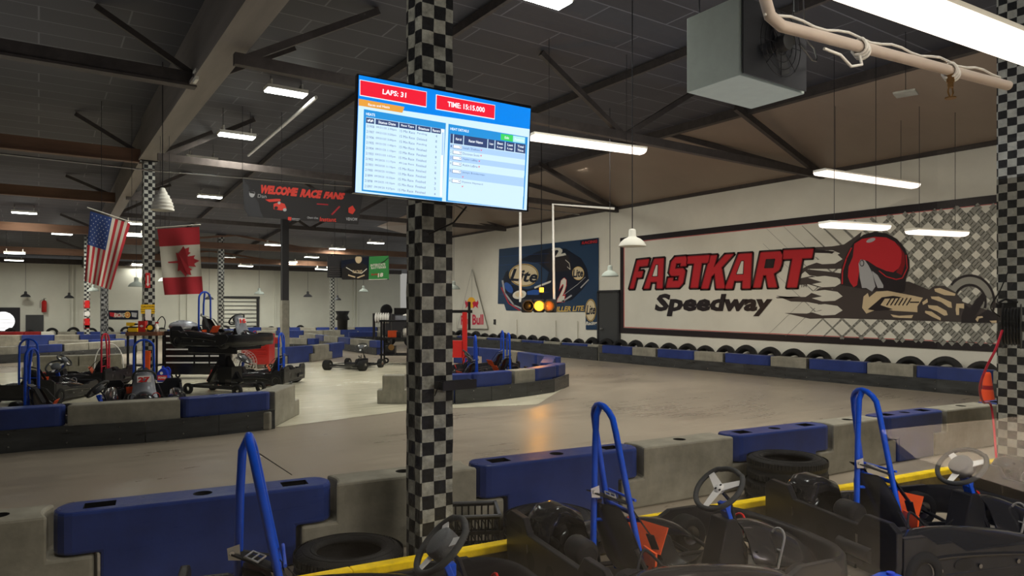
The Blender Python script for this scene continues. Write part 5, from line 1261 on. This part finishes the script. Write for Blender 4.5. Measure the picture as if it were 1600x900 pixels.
# ------------------------------------------------------------------ lift table
e = empty('lift_table', C(-5.75, 13.95, 0), -TH-.35, 'black scissor lift table on castors carrying a go-kart', 'lift table')
mb = MB(); mb.box((0,0,.92), (1.2,.7,.06)); mb.box((0,-.34,.88), (1.2,.03,.12)); mb.build('platform', 'tool_black', e, bevel=.008)
mb = MB(); mb.box((0,0,.55), (.16,.16,.75)); mb.bar((-.4,0,.22), (.0,0,.8), .08, .08); mb.bar((.4,0,.22), (0,0,.8), .08, .08); mb.box((.12,0,.42), (.35,.3,.25)); mb.build('post', 'tool_black', e)
mb = MB(); mb.bar((-.65,-.3,.17), (.6,-.3,.15), .06, .06); mb.bar((-.65,.3,.17), (.6,.3,.15), .06, .06); mb.bar((-.5,-.35,.17), (-.5,.35,.17), .06, .06); mb.bar((.45,-.35,.17), (.45,.35,.17), .06, .06); mb.build('base_frame', 'hoop_blue' if False else 'dark_steel', e)
for sx in (-.62, .6):
    for sy in (-.33, .33):
        w = f_tread(.11, .07, 0); mb = MB(); w(mb); o = mb.build('castor_wheel', 'tread', e); o.location = (sx, sy, .11)
# ------------------------------------------------------------------ tool shelf on the column and tools
q = C(-8.74, 16.62, 0)
e = empty('tool_shelf', q, -TH, 'brown wooden shelf with tools fixed around the column between the flags', 'shelf')
zs = 1.10
mb = MB(); mb.box((0,0,zs), (.76,.4,.09)); mb.build('shelf_board', 'bench_wood', e, bevel=.006)
mb = MB(); mb.box((0,0,.35), (.66,.36,.04)); mb.build('lower_rack', 'dark_steel', e)
for a_ in (-.34, .34):
    for b_ in (-.16, .16): mb = MB(); mb.box((a_,b_,zs/2), (.04,.04,zs)); mb.build('leg', 'dark_steel', e)
def tool(name, dx, dy, fn, mats, label, cat):
    t = empty(name, q+Matrix.Rotation(-TH, 3, 'Z') @ Vector((dx*.9, dy*.8, zs+.046)), -TH+random.random()*.3-.15, label, cat)
    for pn, mt, f in fn:
        mb = MB(); f(mb); mb.build(pn, mt, t)
    return t
def drill(mb): mb.box((0,0,.03), (.12,.09,.06)); mb.bar((0,0,.06), (.02,0,.15), .04, .05); mb.bar((-.08,0,.18), (.1,0,.18), .07, .08)
tool('power_drill', -.36, -.1, [('drill_body','label_yellow',drill), ('chuck','black',lambda mb: (mb.cyl((.1,0,.18),(.17,0,.18),.02,10), mb.box((0,0,.015),(.13,.1,.03))))], 0, 'yellow and black power drill at the left end of the tool shelf', 'power tool')
tool('tool_case', -.22, -.18, [('case','label_yellow',lambda mb: mb.box((0,0,.05),(.22,.12,.09))), ('lid','black',lambda mb: mb.box((0,0,.11),(.2,.11,.03)))], 0, 'low yellow tool case on the tool shelf beside the drill', 'tool case')
tool('red_oil_can', .0, -.17, [('can','red_enamel',lambda mb: mb.box((0,0,.13),(.17,.1,.26))), ('label_diamond','label_white',lambda mb: mb.poly([(-.05,-.052,.14),(0,-.052,.17),(.05,-.052,.14),(0,-.052,.11)])), ('cap','black',lambda mb: mb.cyl((.05,0,.26),(.05,0,.29),.02,10))], 0, 'red rectangular can with a white diamond in the middle of the tool shelf', 'can')
tool('round_gauge', .2, -.16, [('gauge_body','dark_steel',lambda mb: mb.cyl((0,.03,.1),(0,-.03,.1),.09,20)), ('gauge_face','label_yellow',lambda mb: mb.cyl((0,-.03,.1),(0,-.035,.1),.06,20)), ('stand','dark_steel',lambda mb: mb.box((0,0,.015),(.12,.08,.03)))], 0, 'round gauge with a yellowish face on the tool shelf', 'gauge')
tool('spray_bottle', .34, -.1, [('bottle','lamp_white',lambda mb: mb.lathe([(0,0),(.04,.0),(.042,.12),(.015,.17),(.015,.2),(0,.2)],14)), ('trigger','red_enamel',lambda mb: (mb.box((0,0,.215),(.07,.025,.04)), mb.bar((-.03,0,.2),(-.05,0,.15),.012,.012)))], 0, 'white spray bottle with a red trigger at the right end of the tool shelf', 'bottle')
tool('small_jar', .10, -.2, [('jar','brass',lambda mb: mb.lathe([(0,0),(.03,0),(.03,.07),(0,.07)],12)), ('lid','label_yellow',lambda mb: mb.cyl((0,0,.07),(0,0,.085),.032,12))], 0, 'small amber jar between the red can and the gauge', 'jar')
tool('air_line', .3, .12, [('hose','black',lambda mb: mb.tube(curve([(0,0,0),(-.05,0,.2),(.06,0,.36),(.14,0,.25),(.12,0,.08)]),.012,6))], 0, 'looped black and white air line standing behind the spray bottle', 'hose')
pc = ony(231.5, 492, c2.location.y-.17); e = empty('paper_notice', pc, 0, 'white paper notice pinned to the column just under the caution sign', 'paper'); mb = MB(); mb.box((0,0,0), (.13,.006,.26)); mb.build('sheet', 'label_white', e)
# black tool chest
def chest(X, Y, w, h, d, rot, label, body, cols_, name='tool_chest', nrow=5, castor=True):
    e = empty(name, C(X, Y, 0), rot, label, 'tool chest')
    b0 = .12 if castor else 0
    mb = MB(); mb.box((0,0,b0+(h-b0)/2), (w,d,h-b0)); mb.build('cabinet_body', body, e, bevel=.01)
    x = -w/2+.04
    for cw in cols_:
        ww = cw*(w-.08)
        for r in range(nrow):
            zt = h-.09-r*(h-b0-.25)/nrow; hh = (h-b0-.25)/nrow-.02
            mb = MB(); mb.box((x+ww/2,-d/2-.006,zt-hh/2), (ww-.03,.014,hh)); dr = mb.build('drawer', body, e, bevel=.004)
            mb = MB(); mb.box((x+ww/2,-d/2-.024,zt-.03), (ww-.05,.022,.034)); mb.build('handle', 'spoke_metal' if body == 'tool_black' else 'red_enamel', dr)
        x += ww
    if castor:
        for sx in (-1, 1):
            for sy in (-1, 1): mb = MB(); f_tread(.06,.04,0)(mb); o = mb.build('castor_wheel', 'tread', e); o.location = (sx*(w/2-.1), sy*(d/2-.1), .06)
    return e
chest(-7.62, 16.95, 1.40, 1.16, .6, -TH+.02, 'wide black tool chest with chrome drawer handles behind the lift table', 'tool_black', (.52,.27,.21))
chest(-7.25, 19.9, .78, .98, .5, -TH, 'red tool chest behind the wire fan', 'red_enamel', (1.0,))
q = C(-7.95, 16.85, 1.165); e = empty('silver_bag', q, -TH, 'crumpled glossy grey plastic cover lying on the black tool chest', 'cover'); mb = MB(); mb.ell((0,0,.09), (.35,.2,.12), 0, 18, 10); 
rn = random.Random(3)
mb.v = [Vector((v.x*(1+rn.random()*.15), v.y*(1+rn.random()*.2), max(0, v.z*(1+rn.random()*.25)))) for v in mb.v]; mb.build('sheet', 'silver_body', e, sub=1)
# blue jug
def jug(p, label, h=.38, colr='jug_blue'):
    e = empty('fluid_jug', p, -TH, label, 'jug')
    mb = MB(); mb.prism([(-.13,0),(.13,0),(.14,.03),(.13,.2),(.09,.29),(.03,.33),(-.03,.33),(-.10,.26),(-.14,.2)], .14, 0, Matrix.Translation((0,.07,0)) @ Matrix.Rotation(PI/2, 4, 'X')); mb.build('jug_body', colr, e, bevel=.025)
    mb = MB(); mb.tube(curve([(.03,0,.31),(.10,0,.34),(.15,0,.26),(.135,0,.16)]), .016, 8); mb.build('handle', colr, e)
    mb = MB(); mb.cyl((-.02,0,.33), (-.02,0,.37), .03, 14); mb.build('cap', colr, e)
    mb = MB(); T = frame(Vector((-.11,-.072,.05)), (1,0,0), (0,0,1)); mb.poly([(0,.0,0),(.22,0,0),(.22,.11,0),(0,.11,0)], 1, T); put_text(mb, 'POWER', .02, .2, .03, .08, 0, T, .1, .002, .03); disc(mb, .09, .16, .035, .035, 0, 0, T); mb.build('label_sticker', ['label_white','label_red'], e)
    return e
jug(C(-8.05, 16.1, 0), 'blue plastic fluid jug standing on the floor before the black tool chest')
e = empty('fuel_drum_top', C(1.86, 3.42, 0), 0, 'rounded glossy blue drum poking in at the bottom edge beside the front kart wheel', 'drum'); mb = MB(); mb.lathe([(0,0),(.10,0),(.115,.02),(.115,.30),(.10,.355),(.06,.385),(0,.395)], 28); mb.build('drum_body', 'hoop_blue', e); mb = MB(); mb.cyl((.0,0,.39), (0,0,.405), .02, 12); mb.build('cap', 'jug_blue', e)
# wire fan
e = empty('wire_fan', C(-6.60, 17.15, .36), -TH-.15, 'round chrome wire floor fan standing between the lift table and a black kart', 'fan')
T = Matrix.Rotation(PI/2, 4, 'X'); mb = MB()
for s_, rr in ((.07,(.08,.16,.24,.30)), (-.07,(.08,.16,.24,.30))):
    for r in rr: mb.tube([T @ Vector((r*math.cos(2*PI*i/28), r*math.sin(2*PI*i/28), s_)) for i in range(28)], .005, 5, closed=True)
for k in range(24):
    a = 2*PI*k/24; mb.tube([T @ Vector((.04*math.cos(a), .04*math.sin(a), .09)), T @ Vector((.2*math.cos(a), .2*math.sin(a), .09)), T @ Vector((.3*math.cos(a), .3*math.sin(a), .06)), T @ Vector((.3*math.cos(a), .3*math.sin(a), -.07))], .004, 5)
mb.build('guard', 'chrome', e)
mb = MB(); mb.cyl((0,-.1,0), (0,-.085,0), .045, 18); mb.cyl((0,-.05,0), (0,.12,0), .06, 18); mb.build('motor', 'lamp_white', e)
mb = MB()
for k in range(3):
    a = 2*PI*k/3; mb.poly([T @ Vector((.05*math.cos(a-.3), .05*math.sin(a-.3), -.03)), T @ Vector((.25*math.cos(a-.15), .25*math.sin(a-.15), -.03)), T @ Vector((.25*math.cos(a+.55), .25*math.sin(a+.55), .03)), T @ Vector((.05*math.cos(a+.5), .05*math.sin(a+.5), .03))])
mb.build('blades', 'steel', e)
mb = MB(); mb.tube(curve([(-.3,0,0),(-.33,0,-.2),(-.2,-.1,-.34),(.2,-.1,-.34),(.33,0,-.2),(.3,0,0)]), .012, 8); mb.tube([(-.2,-.1,-.34),(-.2,.15,-.34)], .012, 6); mb.tube([(.2,-.1,-.34),(.2,.15,-.34)], .012, 6); mb.build('stand', 'chrome', e)
# jack stand
def jack(p, label):
    e = empty('jack_stand', p, 0, label, 'jack stand'); mb = MB()
    for sx in (-1, 1):
        for sy in (-1, 1): mb.bar((.12*sx,.12*sy,.0), (.03*sx,.03*sy,.24), .03, .012)
    mb.box((0,0,.25), (.09,.09,.05)); mb.build('legs', 'red_enamel', e); mb = MB(); mb.box((0,0,.3), (.04,.04,.12)); mb.box((0,0,.37), (.12,.05,.02)); mb.build('saddle', 'dark_steel', e)
jack(C(-6.95, 16.2, 0), 'small red jack stand left of the wire fan')
e = empty('hose_hoop', C(-9.2, 15.9, 0), 0, 'thin pale hose arching upright beside the blue-hooped kart near the tool shelf', 'hose'); mb = MB(); mb.tube([(-.28+.28*(1-math.cos(PI*i/14)), 0, .45+.45*math.sin(PI*i/14)) for i in range(15)], .012, 6); mb.tube([(-.28,0,.45),(-.3,0,.0)], .012, 6); mb.tube([(.28,0,.45),(.3,0,0)], .012, 6); mb.build('hose', 'pipe_white', e)
e = empty('creeper_board', C(-8.42, 16.05, 0), -TH, 'upright orange-red folding creeper board leaning near the tool shelf', 'creeper board'); mb = MB(); mb.bar((0,0,.03), (.0,.06,.72), .04, .12, 0, (1,0,0)); mb.build('board', 'orange_paint', e, bevel=.01); mb = MB(); mb.box((0,-.0,.03), (.18,.1,.05)); mb.build('foot', 'black', e)
# ------------------------------------------------------------------ pit cart in the middle distance
e = empty('pit_cart', C(-3.40, 21.3, 0), -TH, 'black wheeled pit cart loaded with engines and tools left of the nearest column', 'cart')
for sx in (-1, 1):
    for sy in (-1, 1): mb = MB(); mb.box((.55*sx,.25*sy,.75), (.05,.05,1.2)); mb.build('post', 'tool_black', e)
for z in (.3, .8, 1.32): mb = MB(); mb.box((0,0,z), (1.2,.6,.05)); mb.build('shelf', 'tool_black', e)
for sx in (-1, 1):
    for sy in (-1, 1): mb = MB(); f_tread(.09,.05,0)(mb); o = mb.build('castor_wheel', 'tread', e); o.location = (sx*.5, sy*.25, .09)
q = e.location.copy(); Rz = Matrix.Rotation(-TH, 3, 'Z')
def cart_thing(name, off, fns, label, cat):
    t = empty(name, q+Rz @ Vector(off), -TH, label, cat)
    for pn, mt, f in fns: mb = MB(); f(mb); mb.build(pn, mt, t)
cart_thing('spare_engine', (-.3,-.05,.326), [('crankcase','dark_steel',lambda mb: (mb.box((0,0,.12),(.3,.26,.24)), mb.cyl((0,-.13,.16),(0,-.18,.16),.11,16))), ('air_filter','brass',lambda mb: mb.cyl((.05,-.18,.2),(.05,-.21,.2),.09,18))], 'spare engine with a tan round filter on the lower shelf of the pit cart', 'engine')
cart_thing('orange_engine', (-.25,0,.826), [('shroud','orange_paint',lambda mb: mb.box((0,0,.1),(.26,.22,.2))), ('cylinder_head','dark_steel',lambda mb: mb.box((.2,0,.08),(.14,.18,.16)))], 'orange-shrouded engine on the middle shelf of the pit cart', 'engine')
cart_thing('orange_hose_coil', (.4,-.2,.826), [('coil','orange_paint',lambda mb: [mb.tube([(.14*math.cos(2*PI*i/18), -.03*k, .15+.14*math.sin(2*PI*i/18)) for i in range(18)], .012, 6, closed=True) for k in range(4)])], 'coil of orange hose on the right of the pit cart', 'hose')
cart_thing('white_canister', (.15,.0,.826), [('canister','lamp_white',lambda mb: mb.lathe([(0,0),(.09,0),(.09,.24),(.05,.28),(0,.28)],18)), ('lid','black',lambda mb: mb.cyl((0,0,.28),(0,0,.31),.04,12))], 'white canister in the middle of the pit cart', 'canister')
cart_thing('parts_bin', (.1,0,1.346), [('bin','silver_body',lambda mb: mb.box((0,0,.07),(.5,.3,.13))), ('rag','lamp_white',lambda mb: mb.ell((.1,0,.14),(.14,.1,.05)))], 'grey bin with a white rag on top of the pit cart', 'bin')
# black machine and cable reel behind
e = empty('cable_reel', C(-5.4, 29, 0), -TH, 'cable reel on a steel stand in the distance left of the nearest column', 'cable reel'); mb = MB(); mb.box((-.35,0,.75), (.05,.3,1.5)); mb.box((.35,0,.75), (.05,.3,1.5)); mb.build('stand', 'dark_steel', e)
mb = MB(); mb.cyl((-.3,0,1.3), (.3,0,1.3), .16, 18); [mb.tube([(x, .2*math.cos(2*PI*i/18), 1.3+.2*math.sin(2*PI*i/18)) for i in range(18)], .025, 6, closed=True) for x in (-.25,-.15,-.05,.05,.15,.25)]; mb.build('wound_cable', 'pipe_white', e)
e = empty('large_machine', C(-5.1, 31.6, 0), -TH, 'big dark wheeled machine by the far barrier left of the nearest column', 'machine'); mb = MB(); mb.box((0,0,.95), (1.5,.8,1.0)); mb.build('body', 'grid_dark', e, bevel=.12); mb = MB(); mb.ell((-.6,0,1.6), (.28,.25,.3)); mb.box((.2,0,1.55), (.8,.6,.35)); mb.build('hopper', 'black', e); 
for sx in (-.5, .5): 
    for sy in (-.38,.38): mb = MB(); f_tread(.24,.12,0)(mb); o = mb.build('wheel', 'tread', e); o.location = (sx, sy, .24)
e = empty('black_bin', C(-10.8, 42, 0), 0, 'small black bin standing beside the distant chequered column', 'bin'); e.location = C(-.2435*41, 41, 0); mb = MB(); mb.lathe([(0,0),(.28,0),(.3,1.0),(.42,1.05),(.3,1.3),(.42,1.55),(0,1.55)], 18); mb.build('bin_body', 'black', e)
# red hoist
e = empty('engine_hoist', C(-1.26, 18.6, 0), -TH, 'red engine hoist with a black crossbar, right of the nearest column', 'hoist')
mb = MB(); mb.box((0,0,.85), (.13,.13,1.5)); mb.bar((-.1,-.35,.05), (-.1,.35,.05), .08, .08); mb.box((-.05,0,.06), (.3,.5,.08)); mb.box((-.22,0,.62), (.3,.25,.45)); mb.build('mast', 'red_enamel', e, bevel=.008)
mb = MB(); mb.box((-.1,0,1.62), (.6,.08,.08)); mb.box((.12,-.02,1.5), (.07,.07,.75)); mb.build('boom', 'black', e)
# hose reel, hose and cone at the right
q = P(1581, 510, 6.62); e = empty('hose_reel', q, -TH, 'black hose reel mounted on the column at the right edge', 'hose reel')
mb = MB(); T = Matrix.Rotation(PI/2, 4, 'Z') @ Matrix.Rotation(PI/2, 4, 'X'); T = Matrix.Rotation(.9, 4, 'Z') @ Matrix.Rotation(PI/2, 4, 'X')
for s_ in (-.07, .07): mb.lathe([(.05,s_-.006),(.21,s_-.004),(.215,s_),(.21,s_+.004),(.05,s_+.006)], 30, 0, T)
mb.lathe([(0,-.1),(.05,-.1),(.05,.1),(0,.1)], 16, 0, T); mb.build('drum', 'black_plastic', e)
mb = MB()
for k in range(5): mb.tube([T @ Vector((.17*math.cos(2*PI*i/30), .17*math.sin(2*PI*i/30), -.052+.026*k)) for i in range(30)], .013, 6, closed=True)
mb.build('wound_hose', 'tool_black', e)
mb = MB(); mb.box((.0,.1,.2), (.20,.06,.05)); mb.box((.02,.12,0), (.05,.14,.35)); mb.tube([(-.12,.02,.22),(-.05,.02,.26),(.08,.04,.23)], .012, 6); mb.cyl((-.09,-.05,.0), (-.10,-.06,-.05), .014, 8); mb.build('bracket', 'dark_steel', e)
hp = [P(1566,516,6.5), P(1556,545,6.45), P(1541,575,6.5), P(1531,605,6.6), P(1536,628,6.8), P(1550,640,7.2), G(1560,765,0.02)]
mb = MB(); mb.tube(curve(hp, 6), .011, 8); tag(mb.build('air_hose', 'hoop_red'), 'thin red air hose hanging in a curve from the hose reel', 'hose')
mb = MB(); mb.tube(curve([P(1575,425,6.7), P(1562,455,6.6), P(1548,480,6.6), P(1562,495,6.6)], 6), .006, 6); tag(mb.build('loose_cable', 'black'), 'thin black cable looping from the right column to the hose reel', 'cable')
q = G(1543, 658, 0); e = empty('traffic_cone', q, 0, 'orange traffic cone standing on the track near the hose reel', 'cone')
mb = MB(); mb.lathe([(.15,.02),(.12,.12),(.05,.68),(.045,.72),(.03,.74),(.02,.74)], 24); mb.build('cone_body', 'cone_orange', e); mb = MB(); mb.box((0,0,.015), (.38,.38,.03)); mb.build('base_plate', 'black', e, bevel=.01)
mb = MB(); mb.lathe([(.105,.22),(.092,.34)], 24); mb.lathe([(.081,.42),(.069,.54)], 24); mb.build('band', 'pr_darkred', e)
# wall conduits right of the poster
a = onx(868, 508, XR-.04); 
mb = MB()
for px in (807, 868, 902, 713): p = onx(px, 505, XR-.05); mb.tube([(p.x, p.y, .3), (p.x, p.y, 1.25)], .02, 6)
struct(mb.build('trim_21', 'wall_paint'))
p = onx(773, 503, XR-.02); e = empty('wall_switch', p, 0, 'small dark switch on the wall between the pennant and the racing poster', 'switch'); mb = MB(); mb.box((0,0,0), (.04,.14,.22)); mb.build('plate', 'grid_dark', e, bevel=.005); mb = MB(); mb.box((-.03,0,0), (.02,.04,.08)); mb.build('toggle', 'steel', e)
mb = MB(); mb.tube([P(398,704,3.02), G(456,742,.515)], .003, 5); tag(mb.build('tether_cord', 'black'), 'thin black cord strung from the nearest kart hoop to the blue barrier block', 'cord')
# ------------------------------------------------------------------ viewing window and the counter on this side of it
YW = .45
m = bpy.data.materials.new('window_glass'); m.use_nodes = True; nt = m.node_tree; nt.nodes.clear()
out = _n(nt, 'ShaderNodeOutputMaterial'); mx = _n(nt, 'ShaderNodeMixShader'); mx.inputs[0].default_value = .055
tr = _n(nt, 'ShaderNodeBsdfTransparent'); tr.inputs[0].default_value = (.99,.99,.99,1); gl = _n(nt, 'ShaderNodeBsdfGlossy'); gl.inputs['Roughness'].default_value = .0
nt.links.new(tr.outputs[0], mx.inputs[1]); nt.links.new(gl.outputs[0], mx.inputs[2]); nt.links.new(mx.outputs[0], out.inputs[0]); M['window_glass'] = m
mb = MB(); mb.poly([(-2.5,YW,.2),(4,YW,.2),(4,YW,3.6),(-2.5,YW,3.6)]); struct(mb.build('window_1', 'window_glass'))
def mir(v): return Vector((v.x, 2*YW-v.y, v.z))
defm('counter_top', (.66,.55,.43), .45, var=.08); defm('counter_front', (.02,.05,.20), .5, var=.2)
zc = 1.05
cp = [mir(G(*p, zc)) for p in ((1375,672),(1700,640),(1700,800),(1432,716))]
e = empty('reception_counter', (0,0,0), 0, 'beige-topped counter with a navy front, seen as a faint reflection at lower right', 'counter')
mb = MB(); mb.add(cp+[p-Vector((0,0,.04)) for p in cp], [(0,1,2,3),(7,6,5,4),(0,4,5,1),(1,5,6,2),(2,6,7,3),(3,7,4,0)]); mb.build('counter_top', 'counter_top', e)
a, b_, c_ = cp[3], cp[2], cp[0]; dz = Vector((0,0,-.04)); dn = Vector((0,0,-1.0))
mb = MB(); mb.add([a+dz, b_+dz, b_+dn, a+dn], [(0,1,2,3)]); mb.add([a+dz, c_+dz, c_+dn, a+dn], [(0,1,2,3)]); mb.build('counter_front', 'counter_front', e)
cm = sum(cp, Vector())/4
area(cm+Vector((0,-.1,1.1)), 1.5, 1.0, 190, (1,.9,.78)); area(cm+Vector((0,2.0,-.2)) if False else Vector((cm.x-.5, .2, 1.2)), .8, .6, 110, (.8,.85,1), (-PI/2,0,0))  # unseen lights added to brighten the counter's reflection in the window
# ------------------------------------------------------------------ camera and world
cam = bpy.data.cameras.new('camera'); co = link('camera', cam); co.location = EYEP; co.rotation_euler = (PI/2, 0, -TH)
cam.sensor_fit = 'HORIZONTAL'; cam.sensor_width = 36; cam.lens = F/1600*36; cam.shift_y = (HZ-450)/1600; cam.clip_start = .02; cam.clip_end = 300
sc = bpy.context.scene; sc.camera = co
w = bpy.data.worlds.new('world'); sc.world = w; w.use_nodes = True; w.node_tree.nodes['Background'].inputs[0].default_value = (.9,.88,.82,1); w.node_tree.nodes['Background'].inputs[1].default_value = .30
sc.view_settings.view_transform = 'Standard'; sc.view_settings.look = 'None'; sc.view_settings.exposure = .32; sc.view_settings.gamma = 1
sc.cycles.use_denoising = True; sc.cycles.max_bounces = 6; sc.cycles.diffuse_bounces = 3; sc.cycles.glossy_bounces = 3; sc.cycles.transparent_max_bounces = 8
sc.cycles.sample_clamp_indirect = 6; sc.cycles.caustics_reflective = False; sc.cycles.caustics_refractive = False
